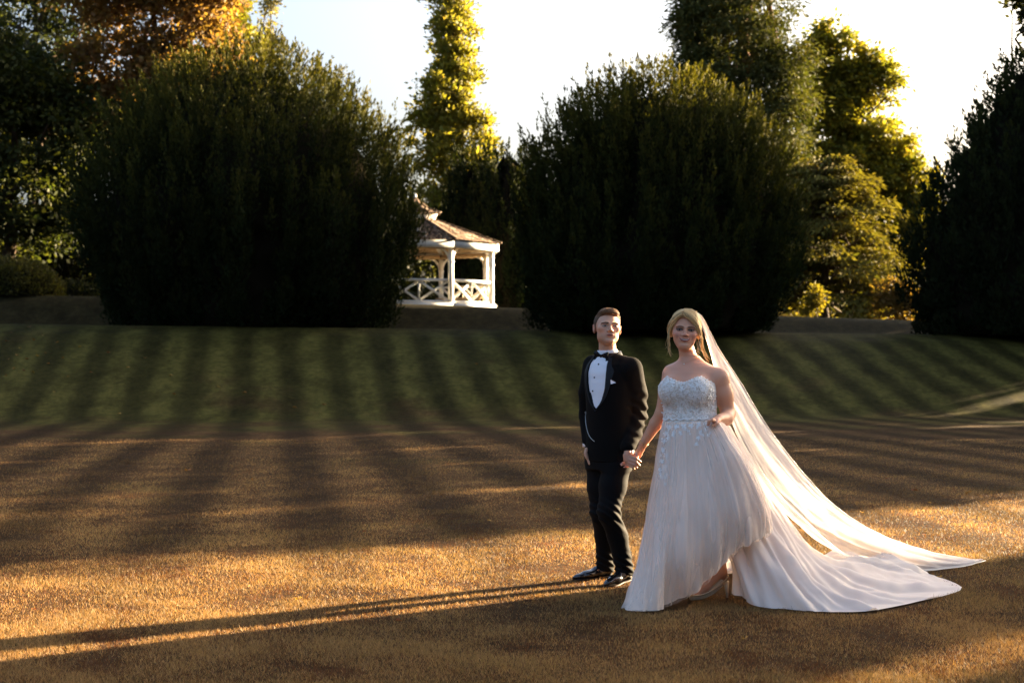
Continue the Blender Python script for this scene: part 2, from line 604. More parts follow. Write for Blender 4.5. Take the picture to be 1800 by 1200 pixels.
def yew(name, base, h, prof, label, group=None, n_plumes=620, per=105, seed=1, col=(0.010, 0.0165, 0.0055),
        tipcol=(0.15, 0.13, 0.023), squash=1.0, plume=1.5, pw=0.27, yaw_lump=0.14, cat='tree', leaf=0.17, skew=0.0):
    """A broad dome of upright, pointed sprays. prof: [(height 0..1, radius in m)]."""
    rng = np.random.default_rng(seed)
    base = np.array(base, float)
    root = empty(name, base, label, cat, group)
    hs = np.array([p[0] for p in prof])
    rs = np.array([p[1] for p in prof])

    def R(t, phi):
        r = np.interp(t, hs, rs)
        q = np.stack([np.cos(phi) * 1.6, np.sin(phi) * 1.6, t * 3.0], -1) + seed * 3.1
        return r * (1 + yaw_lump * 1.5 * fbm(q, 1.0, 2) + 0.085 * noise3(q * np.array([2.6, 2.6, 1.1]), 1.0))

    # surface sample, more on the side that is seen
    n = n_plumes
    w = np.interp(np.linspace(0, 1, 200), hs, rs)
    dr = np.abs(np.gradient(w, np.linspace(0, 1, 200))) / h
    cdf = np.cumsum(w * np.sqrt(1 + dr ** 2) + 0.02)
    cdf /= cdf[-1]
    t = np.interp(rng.random(n), cdf, np.linspace(0, 1, 200))
    phi = np.where(rng.random(n) < 0.72, -np.pi / 2 + (rng.random(n) - 0.5) * np.pi * 1.15, rng.random(n) * 2 * np.pi)
    # sprays gather round upright leaders, with dark folds between them
    nl = max(12, n // 14)
    lt = np.interp(rng.random(nl), cdf, np.linspace(0, 1, 200))
    lp = np.where(rng.random(nl) < 0.72, -np.pi / 2 + (rng.random(nl) - 0.5) * np.pi * 1.15, rng.random(nl) * 2 * np.pi)
    dph = (phi[:, None] - lp[None] + np.pi) % (2 * np.pi) - np.pi
    rad_ = np.interp(t, hs, rs)[:, None]
    D2 = (dph * rad_) ** 2 + (0.32 * h * (t[:, None] - lt[None])) ** 2
    near = D2.argmin(1)
    dn = np.sqrt(D2[np.arange(n), near])
    phi = phi - 0.45 * dph[np.arange(n), near]
    rr = R(t, phi) * (0.85 + 0.15 * rng.random(n)) + 0.42 * np.exp(-(dn / 0.45) ** 2) - 0.22
    big = np.where(rng.random(n) < 0.32, 1.65, 0.85)
    pl = plume * np.sqrt(big) * (0.55 + 0.75 * rng.random(n)) * np.clip(0.45 + 1.1 * t, 0.4, 1.15)
    out = np.stack([np.cos(phi), np.sin(phi) * squash, 0 * phi], -1)
    pb = np.stack([np.cos(phi) * rr + skew * t * h, np.sin(phi) * rr * squash, t * h - 0.72 * pl], -1)
    pb[:, 2] = np.maximum(pb[:, 2], 0.02)
    ax = unit(np.stack([out[:, 0] * 0.28, out[:, 1] * 0.28, np.ones(n)], -1) + 0.10 * rng.standard_normal((n, 3)))
    # leaf sprays along every plume
    m = per
    k = rng.random((n, m)) ** 0.85
    wr = pw * big[:, None] * (0.7 + 0.6 * rng.random((n, 1))) * (np.sin(np.pi * np.clip(k * 0.93 + 0.07, 0, 1) ** 0.75)) ** 0.8
    th = rng.random((n, m)) * 2 * np.pi
    e1 = unit(np.cross(ax, np.array([0.3, 0.9, 0.1])))
    e2 = np.cross(ax, e1)
    rad = e1[:, None] * np.cos(th)[..., None] + e2[:, None] * np.sin(th)[..., None]
    pos = pb[:, None] + ax[:, None] * (k * pl[:, None])[..., None] + rad * (wr * np.sqrt(rng.random((n, m))) * 1.0)[..., None]
    a = unit(ax[:, None] * (0.75 + 0.5 * k[..., None]) + rad * (0.75 * (1 - k[..., None])) + 0.28 * rng.standard_normal((n, m, 3)))
    pos = pos.reshape(-1, 3)
    a = a.reshape(-1, 3)
    L = leaf * (0.7 + 0.7 * rng.random(len(pos)))
    V, F = leaf_quads(pos, a, L, L * 0.34, rng)
    kk = k.reshape(-1, 1) ** 1.6 * (0.25 + 0.75 * np.repeat(rng.random((n, 1)), m, 0)) * (0.12 + 1.05 * np.repeat(t[:, None], m, 0) ** 1.6)  # gold tips, stronger up the crown: sunlight there is put into the colour
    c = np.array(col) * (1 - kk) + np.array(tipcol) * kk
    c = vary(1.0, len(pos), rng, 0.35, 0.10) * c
    trunkV, trunkF = trunk_mesh((0, 0, -0.1), (0.1, 0.1, h * 0.55), 0.45, 0.15, rng,
                                [((0, 0, h * 0.12), (math.cos(q) * rs.max() * .6, math.sin(q) * rs.max() * .6 * squash, h * .5), .2, .06) for q in np.arange(7) * 0.9])
    mesh_np('trunk', trunkV + base, trunkF, M_BARK, root, smooth=True)
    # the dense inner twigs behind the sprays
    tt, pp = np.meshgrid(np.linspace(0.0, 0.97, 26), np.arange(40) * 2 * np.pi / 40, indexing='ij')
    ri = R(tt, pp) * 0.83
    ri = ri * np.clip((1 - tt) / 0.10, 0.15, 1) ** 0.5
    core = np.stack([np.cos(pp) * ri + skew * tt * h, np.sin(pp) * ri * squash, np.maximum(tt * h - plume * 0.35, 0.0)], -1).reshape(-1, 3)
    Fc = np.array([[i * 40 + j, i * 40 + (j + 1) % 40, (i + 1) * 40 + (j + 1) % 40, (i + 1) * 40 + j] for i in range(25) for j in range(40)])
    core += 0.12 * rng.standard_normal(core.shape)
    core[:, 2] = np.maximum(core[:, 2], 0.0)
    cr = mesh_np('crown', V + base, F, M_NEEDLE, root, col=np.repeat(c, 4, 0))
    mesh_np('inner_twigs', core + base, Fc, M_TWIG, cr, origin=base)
    return root


def leafy(name, base, label, blobs, n_leaves, seed, cols, trunk=None, group=None, leaf=0.22, cluster=0.55, per=60, droop=0.0,
          shell=0.55, m=None, cat='tree', bark=None, limbs_n=7, aspect=0.55, up=0.0, rag=0):
    """A deciduous or loose crown: leaf clusters spread through ellipsoids [(centre, radii)], relative to base."""
    rng = np.random.default_rng(seed)
    if rag:
        extra = []
        for b in blobs:
            for q in range(rag):
                r_ = np.array(b[1]) * rng.uniform(0.28, 0.6)
                extra.append((tuple(np.array(b[0]) + dir_rand(1, rng)[0] * np.array(b[1]) * rng.uniform(0.75, 1.15)), tuple(r_)))
        blobs = list(blobs) + extra
    base = np.array(base, float)
    root = empty(name, base, label, cat, group)
    vol = np.array([np.prod(b[1]) ** (2 / 3) for b in blobs])
    pick = rng.choice(len(blobs), size=max(4, n_leaves // per), p=vol / vol.sum())
    C = np.array([b[0] for b in blobs], float)[pick]
    Rr = np.array([b[1] for b in blobs], float)[pick]
    d = dir_rand(len(pick), rng)
    rr = (shell + (1 - shell) * rng.random(len(pick))) ** 0.7
    lump = 1 + 0.22 * fbm(d * 2 + C, 1.0, 2)
    cen = C + d * Rr * rr[:, None] * lump[:, None]
    n = len(cen)
    cs = cluster * (0.6 + 0.8 * rng.random((n, 1, 1)))
    off = rng.standard_normal((n, per, 3)) * cs * np.array([0.55, 0.55, 0.33])
    pos = cen[:, None] + off
    pos[..., 2] -= droop * (off[..., 0] ** 2 + off[..., 1] ** 2) ** 0.5
    a = unit(off + 0.6 * rng.standard_normal((n, per, 3)) * cs + np.array([0, 0, up - 0.25 - droop * 0.5]) * cs)
    pos = pos.reshape(-1, 3)
    a = a.reshape(-1, 3)
    pos[:, 2] = np.maximum(pos[:, 2], 0.05)
    L = leaf * (0.6 + 0.8 * rng.random(len(pos)))
    V, F = leaf_quads(pos, a, L, L * aspect, rng)
    ci = rng.random((n, 1)) * 0.7 + 0.3 * rng.random((n, per))
    ci = ci.reshape(-1)
    cols = np.array(cols, float)
    xi = np.linspace(0, 1, len(cols))
    c = np.stack([np.interp(ci, xi, cols[:, q]) for q in range(3)], -1) * vary(1.0, len(pos), rng, 0.3, 0.12)
    if trunk:
        top, r0 = trunk
        limbs = []
        for q in range(limbs_n):
            b = blobs[q % len(blobs)]
            st = np.array([0, 0, top * (0.25 + 0.6 * rng.random())])
            en = np.array(b[0]) + dir_rand(1, rng)[0] * np.array(b[1]) * 0.75
            limbs.append((st, en, r0 * 0.4, r0 * 0.08))
        tv, tf = trunk_mesh((0, 0, -0.15), (0.1, 0, top), r0, r0 * 0.25, rng, limbs)
        mesh_np('trunk', tv + base, tf, bark or M_BARK, root, smooth=True)
    mesh_np('crown', V + base, F, m or M_LEAF, root, col=np.repeat(c, 4, 0))
    return root


def at_ground(u, d):
    x = (u - 900) / 2500.0 * d
    return np.array([x, d, float(terrain(x, d)) - 0.03])


# the two great yews that frame the summerhouse, and their darker neighbours
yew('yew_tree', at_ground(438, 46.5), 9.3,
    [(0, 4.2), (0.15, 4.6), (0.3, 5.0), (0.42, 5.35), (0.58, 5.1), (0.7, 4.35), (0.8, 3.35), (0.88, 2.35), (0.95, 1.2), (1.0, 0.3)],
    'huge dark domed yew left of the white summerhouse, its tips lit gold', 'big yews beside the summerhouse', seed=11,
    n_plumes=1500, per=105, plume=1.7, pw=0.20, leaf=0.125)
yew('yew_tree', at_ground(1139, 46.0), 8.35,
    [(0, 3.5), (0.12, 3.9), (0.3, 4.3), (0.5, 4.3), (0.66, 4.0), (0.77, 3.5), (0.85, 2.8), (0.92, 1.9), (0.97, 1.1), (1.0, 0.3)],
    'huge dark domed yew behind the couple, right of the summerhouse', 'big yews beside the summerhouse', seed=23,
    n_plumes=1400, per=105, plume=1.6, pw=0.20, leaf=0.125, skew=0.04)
yew('yew_tree', at_ground(848, 63.0), 7.6,
    [(0, 1.6), (0.3, 1.9), (0.6, 1.75), (0.8, 1.2), (0.92, 0.7), (1.0, 0.15)],
    'small dark yew directly behind the summerhouse roof', seed=31, n_plumes=420, per=70, plume=1.5, pw=0.2, tipcol=(0.04, 0.04, 0.011))
yew('yew_tree', at_ground(895, 61.0), 7.4,
    [(0, 1.3), (0.3, 1.5), (0.6, 1.3), (0.8, 0.9), (1.0, 0.1)],
    'narrow dark yew tucked against the right yew', seed=37, n_plumes=300, per=70, plume=1.4, pw=0.2, tipcol=(0.04, 0.04, 0.011))
yew('conifer_tree', at_ground(1838, 47.5), 9.9,
    [(0, 3.9), (0.15, 4.5), (0.35, 4.4), (0.5, 3.7), (0.65, 3.0), (0.8, 2.1), (0.92, 1.0), (1.0, 0.15)],
    'black silhouetted conifer at the far right edge of the lawn', seed=41, n_plumes=900, per=70, plume=1.3, pw=0.24,
    yaw_lump=0.14, col=(0.015, 0.020, 0.008), tipcol=(0.05, 0.055, 0.015))
# ------------------------------------------------------------------ loose trees behind
G1 = [(0.030, 0.045, 0.010), (0.055, 0.075, 0.016), (0.085, 0.10, 0.022)]
G2 = [(0.07, 0.08, 0.014), (0.17, 0.165, 0.024), (0.29, 0.235, 0.032)]
COP = [(0.085, 0.055, 0.020), (0.18, 0.105, 0.035), (0.28, 0.165, 0.055)]


def poplar():
    base = at_ground(797, 84.0)
    rng = np.random.default_rng(5)
    S = 84 / 2500.0
    blobs = []
    # a tall narrow column, looser and wider low down on the left
    for z in np.arange(4.5, 25.5, 0.62):
        w = np.interp(z, [4.5, 9, 13, 17, 21, 23.5, 25.5], [1.9, 2.35, 2.2, 1.95, 1.55, 1.1, 0.4])
        a = rng.random() * 6.28
        o = w * 0.42 * rng.random() ** 0.5
        blobs.append(((math.cos(a) * o, math.sin(a) * o, z + rng.normal() * .3), (w * rng.uniform(.5, .72), w * rng.uniform(.5, .72), rng.uniform(0.9, 1.7))))
    blobs += [((-2.0, 0, 10.2), (0.9, 0.9, 1.5)), ((-2.0, 0, 12.6), (.7, .7, 1.3)), ((-1.7, 0, 8), (.9, .8, 1.6)), ((1.7, 0, 9.2), (.8, .8, 1.8)), ((1.5, 0, 12.0), (.8, .8, 1.6))]
    return leafy('poplar_tree', base, 'tall slender poplar rising out of the frame above the summerhouse', blobs, 36000, 5,
                 [(0.11, 0.11, 0.02), (0.20, 0.185, 0.032), (0.30, 0.255, 0.052)], trunk=(23.5, 0.34), leaf=0.27, cluster=0.45, per=45, shell=0.2, up=0.9, limbs_n=0, rag=1)


poplar()

# tall feathery conifer with red trunks behind the right yew
_b = at_ground(1306, 84.0)
_rng = np.random.default_rng(15)
_bl = []
for z in np.arange(5.5, 24.5, 1.15):
    w = np.interp(z, [5, 9, 18, 24], [4.3, 4.7, 4.6, 3.6])
    for j in range(7):
        a = _rng.random() * 6.28
        _bl.append(((math.cos(a) * w * .62, math.sin(a) * w * .62, z + _rng.normal() * .5), (1.55, 1.55, 1.25)))
for z in np.arange(25, 32, 1.6):
    _bl.append(((0, 0, z), (3.2 - (z - 25) * .4, 3.2 - (z - 25) * .4, 1.4)))
leafy('conifer_tree', _b, 'tall grey green conifer with reddish trunk towering over the right yew', _bl, 110000, 15,
      [(0.03, 0.036, 0.013), (0.065, 0.070, 0.022), (0.13, 0.118, 0.034)], trunk=(30, 0.55), leaf=0.32, cluster=0.62, per=55, droop=0.35, shell=0.4,
      m=M_NEEDLE, bark=M_REDBARK, aspect=0.3, limbs_n=22)

# sunlit deciduous tree on the right
_b = at_ground(1508, 92.0)
_bl = [((-2.4, 0, 13.0), (1.6, 1.6, 2.0)), ((-2.6, 0, 16.8), (1.4, 1.4, 1.8)), ((0.2, 0, 16.4), (1.8, 1.6, 1.8)), ((4.3, 0, 7.2), (1.2, 1.2, .9)), ((-1.5, 0, 15.5), (1.8, 1.8, 1.8)), ((-0.6, 0, 18.4), (1.7, 1.7, 1.9)), ((0.9, 0, 16.4), (1.7, 1.7, 1.5)), ((-1.9, 0, 19.6), (1.0, 1.0, 1.3)), ((0.3, .3, 13.6), (2.2, 2.2, 1.7)),
       ((2.3, 0, 12.9), (1.7, 1.6, 1.3)), ((3.2, 0, 10.7), (1.6, 1.6, 1.3)), ((1.4, 0, 10.7), (2.0, 2, 1.5)), ((-1.2, 0, 10.9), (2.2, 2, 1.8)),
       ((3.9, 0, 8.5), (1.4, 1.4, 1.1)), ((1.9, 0, 8.0), (2.1, 2, 1.4)), ((-.5, 0, 7.5), (2, 2, 1.5)), ((3.6, 0, 6.2), (1.3, 1.3, .9)), ((2.2, 0, 5.2), (1.6, 1.5, 1.0)), ((1.3, 0, 18.5), (0.8, 0.8, .8))]
leafy('lime_tree', _b, 'sunlit yellow green broadleaf tree between the tall conifer and the sky', _bl, 56000, 19, G2, trunk=(16, 0.4), leaf=0.33, cluster=0.5, per=50, shell=0.4, limbs_n=20, rag=3)


def cedar():
    """A golden conifer with flat drooping branches, layer over layer."""
    base = at_ground(1450, 75.0)
    rng = np.random.default_rng(77)
    root = empty('cedar_tree', base, 'golden conifer with drooping layered branches right of the big yew', 'tree')
    P_, A_, L_, C_ = [], [], [], []
    limbs = []
    for i in range(190):
        t = rng.random() ** 0.8
        z = 1.4 + t * 7.6
        phi = rng.random() * 2 * np.pi
        ln = (5.6 * (1 - t) ** 0.6 + 0.9) * (0.65 + 0.45 * rng.random())
        d = np.array([math.cos(phi), math.sin(phi), 0.0])
        m = int(90 * ln / 2.0) + 40
        s = rng.random(m) ** 0.7
        path = d * (s * ln)[:, None]
        zz = z + s * ln * 0.36 - 0.13 * (s * ln) ** 2 * 0.75
        side = np.array([-d[1], d[0], 0.0])
        lat = rng.normal(size=m) * 0.35 * (0.35 + s)
        pos = path + side * lat[:, None]
        pos[:, 2] = zz - 0.16 * np.abs(lat) + rng.normal(size=m) * 0.10
        a = unit(d * 0.8 + side * (lat * 1.2)[:, None] + np.array([0, 0, -0.45]) + 0.35 * rng.standard_normal((m, 3)))
        P_.append(pos); A_.append(a)
        L_.append(0.20 + 0.22 * rng.random(m))
        k = np.clip(s[:, None] * 0.8 + 0.2 * rng.random((m, 1)), 0, 1)
        C_.append(np.array([0.045, 0.042, 0.012]) * (1 - k) + np.array([0.15, 0.125, 0.028]) * k)
        limbs.append(((0, 0, z), (d[0] * ln * .85, d[1] * ln * .85, z + ln * .85 * .36 - .0975 * (ln * .85) ** 2), 0.07, 0.02))
    pos = np.concatenate(P_); a = np.concatenate(A_); L = np.concatenate(L_); c = np.concatenate(C_)
    pos[:, 2] = np.maximum(pos[:, 2], 0.3)
    V, F = leaf_quads(pos, a, L, L * 0.36, rng)
    tv, tf = trunk_mesh((0, 0, -.1), (0, 0, 8.6), 0.3, 0.04, rng, limbs)
    mesh_np('trunk', tv + base, tf, M_BARK, root, smooth=True)
    mesh_np('crown', V + base, F, M_NEEDLE, root, col=np.repeat(c * vary(1, len(pos), rng, .3, .1), 4, 0))


cedar()

# left hand side
_b = at_ground(12, 55.5)
_bl = [((0, 0, 3.6), (3.1, 2.6, 1.6)), ((0.4, 0, 5.8), (3.0, 2.6, 1.8)), ((-1.2, 0, 8.0), (2.8, 2.5, 1.8)), ((0.7, 0, 7.6), (2.0, 2, 1.5)), ((-2.0, 0, 10), (1.9, 1.8, 1.4)),
       ((1.9, 0, 3.4), (1.1, 1.1, 1.0)), ((1.9, 0, 4.6), (1.0, 1, .9)), ((2.2, 0, 2.6), (.9, .9, .6)), ((-2.6, 0, 4.5), (2, 2, 2)), ((0, .5, 2.2), (2.6, 2, .9))]
leafy('oak_tree', _b, 'green broadleaf tree at the left edge, its leaves reaching low over the round bush', [(tuple(np.array(a) * [1.15, 1, 1.05] + [0, 0, .35]), tuple(np.array(b) * 1.1)) for a, b in _bl], 46000, 51, [(0.020, 0.028, 0.008), (0.036, 0.044, 0.011), (0.062, 0.066, 0.016)], trunk=(8, 0.32), leaf=0.23, cluster=0.55, rag=2, per=50, shell=0.5)
_b = at_ground(262, 57.0)
_bl = [((-1.4, 0, 11.2), (2.3, 2, 1.7)), ((0.6, 0, 13.2), (2.7, 2.4, 1.9)), ((2.3, 0, 12.0), (1.9, 1.8, 1.6)), ((-1.9, 0, 8.4), (1.9, 1.6, 1.3)), ((0.5, 0, 9.6), (2.6, 2.2, 1.8)), ((-2.4, 0, 14.6), (2.2, 2, 1.7)),
       ((2.6, 0, 14.8), (2.0, 2, 1.7)), ((0, 0, 16.4), (3.0, 2.6, 1.9)), ((-1.0, 0, 7.0), (1.8, 1.6, 1.2))]
leafy('beech_tree', _b, 'copper leaved beech glowing orange above the left yew', [(tuple(np.array(a) * 0.87), tuple(np.array(b) * 0.87)) for a, b in _bl], 40000, 57, COP, trunk=(12, 0.4), leaf=0.23, cluster=0.5, per=50, shell=0.45, rag=2)
_b = at_ground(405, 72.0)
_bl = [((0, 0, 14.2), (1.3, 1.3, 1.5)), ((-1.0, 0, 15.8), (1.7, 1.7, 1.5)), ((0.1, 0, 16.0), (.9, .9, 1.3)), ((0, 0, 11), (1.6, 1.5, 2.0))]
leafy('ash_tree', _b, 'yellow green tree tip between the copper beech and the sky', _bl, 13000, 58, G2, trunk=(14, 0.25), leaf=0.24, cluster=0.45, per=45, shell=0.3)
_b = at_ground(473, 80.0)
_bl = [((0, 0, 17.6), (0.45, 0.4, 0.8)), ((0.05, 0, 18.6), (.25, .25, .6)), ((0.0, 0, 15.5), (0.9, 0.8, 1.4)), ((0, 0, 12), (1.2, 1, 2))]
leafy('birch_tree', _b, 'thin pale birch tip peeping over the left yew', _bl, 3600, 59, [(0.16, 0.15, 0.07), (0.25, 0.22, 0.09)], trunk=(18.2, 0.14), leaf=0.2, cluster=0.33, per=24, shell=0.2)
_b = at_ground(55, 82.0)
_bl = [((0, 0, 15), (3.4, 3, 2.6)), ((2.3, 0, 17.5), (2.2, 2, 2)), ((-2, 0, 19), (3.0, 2.6, 2.2)), ((1.6, 0, 21), (2.4, 2.2, 2)), ((2.4, 0, 12.4), (1.9, 1.6, 2)), ((-2.5, 0, 11), (3, 2.6, 2.5)), ((1.5, 0, 9), (2.5, 2, 2.2))]
leafy('ash_tree', _b, 'tall dark tree behind the copper beech with blue sky showing through', _bl, 22000, 61, [(0.018, 0.026, 0.010), (0.035, 0.042, 0.014)], trunk=(19, 0.45), leaf=0.27, cluster=0.6, per=45, shell=0.4, limbs_n=14)
_b = at_ground(1830, 60.0)
_bl = [((-0.8, 0, 14.3), (.55, .5, .5)), ((-0.3, 0, 13.3), (.7, .6, .6)), ((0.4, 0, 14.8), (.9, .8, .8)), ((0.9, 0, 12.6), (1.5, 1.4, 1.3)), ((1, 0, 9), (2, 2, 2))]
leafy('oak_tree', _b, 'dark oak twigs against the sky above the far right conifer', _bl, 8000, 63, [(0.02, 0.024, 0.010), (0.04, 0.04, 0.014)], trunk=(12, 0.3), leaf=0.26, cluster=0.34, per=34, shell=0.3, limbs_n=10)


# clipped dome bush and the shrubs under the golden conifer
def bush(name, base, radii, label, seed, cols, n=7000, leaf=0.09, cat='bush', m=None, rag=0.08):
    rng = np.random.default_rng(seed)
    root = empty(name, base, label, cat)
    d = dir_rand(n, rng)
    d[:, 2] = np.abs(d[:, 2])
    r = (0.93 + rag * rng.standard_normal((n, 1))) * (1 + 0.10 * fbm(d * 2.2 + seed, 1.0, 2))[:, None]
    pos = d * np.array(radii) * r
    pos[:, 2] = np.maximum(pos[:, 2], 0.02)
    a = unit(d + 0.7 * rng.standard_normal((n, 3)) + np.array([0, 0, 0.25]))
    L = leaf * (0.7 + 0.8 * rng.random(n))
    V, F = leaf_quads(pos, a, L, L * 0.5, rng)
    cols = np.array(cols)
    k = rng.random((n, 1))
    c = cols[0] * (1 - k) + cols[1] * k
    cr = mesh_np('foliage', V + base, F, m or M_LEAF, root, col=np.repeat(c * vary(1, n, rng), 4, 0))
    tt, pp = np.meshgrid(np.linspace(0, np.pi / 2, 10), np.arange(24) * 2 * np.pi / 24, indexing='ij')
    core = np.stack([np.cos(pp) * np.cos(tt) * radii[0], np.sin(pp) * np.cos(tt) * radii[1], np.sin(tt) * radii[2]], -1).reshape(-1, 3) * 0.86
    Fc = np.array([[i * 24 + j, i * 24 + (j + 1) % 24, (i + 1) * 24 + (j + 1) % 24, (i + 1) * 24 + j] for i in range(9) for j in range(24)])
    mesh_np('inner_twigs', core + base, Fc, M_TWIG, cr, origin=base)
    return root


bush('round_bush', at_ground(22, 51.6), (1.85, 1.6, 1.42), 'clipped round bush on the terrace at the left edge', 3, [(0.035, 0.036, 0.012), (0.085, 0.080, 0.022)], n=14000, leaf=0.10, rag=0.045)
bush('laurel_bush', at_ground(95, 60.0), (3.3, 2.0, 3.1), 'big dark laurel bush in the shade behind the round bush', 6, [(0.010, 0.013, 0.006), (0.022, 0.025, 0.010)], n=9000, leaf=0.2, rag=0.1)
bush('small_shrub', at_ground(135, 53.5), (0.9, 0.7, 0.6), 'low dark shrub beside the round bush', 4, [(0.02, 0.025, 0.010), (0.04, 0.04, 0.016)], n=3000, leaf=0.12, rag=0.16)
_b = at_ground(1424, 64.0)
leafy('sapling', _b, 'bright yellow sapling leaning on the grass edge under the conifer', [((0.35, 0, 1.55), (.42, .4, .42)), ((0.05, 0, 1.05), (.45, .4, .4)), ((-.1, 0, .55), (.25, .25, .3)), ((-.25, 0, .2), (.2, .2, .16))],
      1300, 66, [(0.10, 0.088, 0.014), (0.18, 0.145, 0.022)], trunk=(1.6, 0.04), leaf=0.17, cluster=0.2, per=30, shell=0.3, cat='sapling')
bush('low_shrub', at_ground(1362, 56.0), (0.55, 0.4, 0.22), 'pale low plant at the foot of the right yew', 8, [(0.15, 0.11, 0.04), (0.28, 0.20, 0.07)], n=800, leaf=0.12, rag=0.2)
_b = at_ground(1518, 73.0)
leafy('garden_shrub', _b, 'green garden shrub in the gap under the golden conifer', [((0, 0, 1.1), (1.1, 1, .8)), ((.6, 0, 1.9), (.7, .7, .6))], 3600, 67, G2, trunk=(1.4, 0.06), leaf=0.2, cluster=0.3, per=30, cat='shrub')
_b = at_ground(1575, 70.0)
leafy('garden_shrub', _b, 'rust tinged garden shrub beside the far right conifer', [((0, 0, 1.2), (1.1, 1, .9)), ((-.3, 0, 2.1), (.8, .8, .7)), ((0.7, 0, 1.7), (.7, .7, .6))], 4200, 68, [(0.10, 0.07, 0.02), (0.19, 0.12, 0.035)], trunk=(1.5, 0.06), leaf=0.18, cluster=0.3, per=30, cat='shrub')


def woodland():
    rng = np.random.default_rng(70)
    n = 52000
    x = rng.uniform(-52, 62, n)
    base_h = 6.3 + 1.6 * fbm(np.stack([x * 0.16, 0 * x, 0 * x], -1), 1.0, 3)
    z = rng.random(n) ** 0.8 * base_h
    y = 103 + rng.normal(size=n) * 1.6 - 1.5 * np.cos(z)
    pos = np.stack([x, y, z + terrain(x, y)], -1)
    a = unit(rng.standard_normal((n, 3)) + np.array([0, -0.4, -0.1]))
    L = 0.55 * (0.6 + 0.8 * rng.random(n))
    V, F = leaf_quads(pos, a, L, L * 0.6, rng)
    k = (0.5 + 0.5 * fbm(pos, 0.25, 2))[:, None]
    c = np.array([0.02, 0.026, 0.010]) * (1 - k) + np.array([0.055, 0.058, 0.018]) * k
    o = mesh_np('woodland', V, F, M_LEAF, col=np.repeat(c * vary(1, n, rng), 4, 0))
    tag(o, 'dark belt of woodland far behind the garden trees', None, None, 'stuff')


woodland()

# ------------------------------------------------------------------ trees out of frame on the right, between the lawn and the low sun
SX, SY = math.sin(SUN_AZ), math.cos(SUN_AZ)


def sunline(n, x):
    """A spot at x on the sun line that passes n metres beside the photographer."""
    y = (n + SY * x) / SX
    return np.array([x, y, float(terrain(x, y)) - 0.03])


def column(w, h, k=7):
    return [((0, 0, h * (i + 0.6) / k), (w * (1 if i < k - 2 else 0.8 if i < k - 1 else 0.5), w * (1 if i < k - 2 else .8 if i < k - 1 else .5), h / k * 0.85)) for i in range(k)]


def shade_tree(n, x, w, h, seed, label, leaves=9000, leaf=0.42, cluster=0.5, shell=0.35):
    return leafy('broadleaf_tree', sunline(n, x), label, column(w, h), leaves, seed, G1, trunk=(h * .8, .3), leaf=leaf, cluster=cluster, per=40, shell=shell, limbs_n=8,
                 group='trees lining the right side of the lawn')
# (n, x, half width, height): the crowns leave a gap that lets one band of low sun across the couple
_sh = 'broad tree lining the lawn beyond the right edge of the picture'
for _i, (_n, _x, _w, _h, _lv) in enumerate([
        (5.85, 30, 0.55, 15, 9000), (3.2, 31, 1.35, 15, 6500), (0.2, 29, 2.0, 14, 6500), (-4, 27, 2.4, 13, 9000),
        (11.45, 31, 1.75, 15, 7500), (15.0, 33, 2.0, 17, 11000), (18.8, 33, 2.2, 17, 11000), (22.8, 34, 2.3, 17, 11000), (27.0, 35, 2.4, 17.5, 11000),
        (31.2, 36, 2.4, 15.5, 11000), (35.4, 37, 2.4, 14.5, 11000), (39.2, 38, 2.2, 15, 11000), (42.3, 40, 1.5, 16, 9000)]):
    shade_tree(_n, _x, _w, _h, 200 + _i, _sh, _lv)
# ------------------------------------------------------------------ summerhouse
M_WHITE = add_noise_color(mat('white_paint', (0.78, 0.76, 0.70), 0.5, 0.3), (0.66, 0.63, 0.57), (0.80, 0.78, 0.72), 3, 5, lo=0.25, hi=0.5)
M_SHINGLE = leaf_mat('cedar_shingle', 0.0, 0.85, 0.15)
M_BOARD = add_noise_color(mat('ceiling_board', (0.42, 0.30, 0.17), 0.6, 0.2), (0.33, 0.22, 0.12), (0.48, 0.35, 0.20), 3, 5, (1, 1, 6))


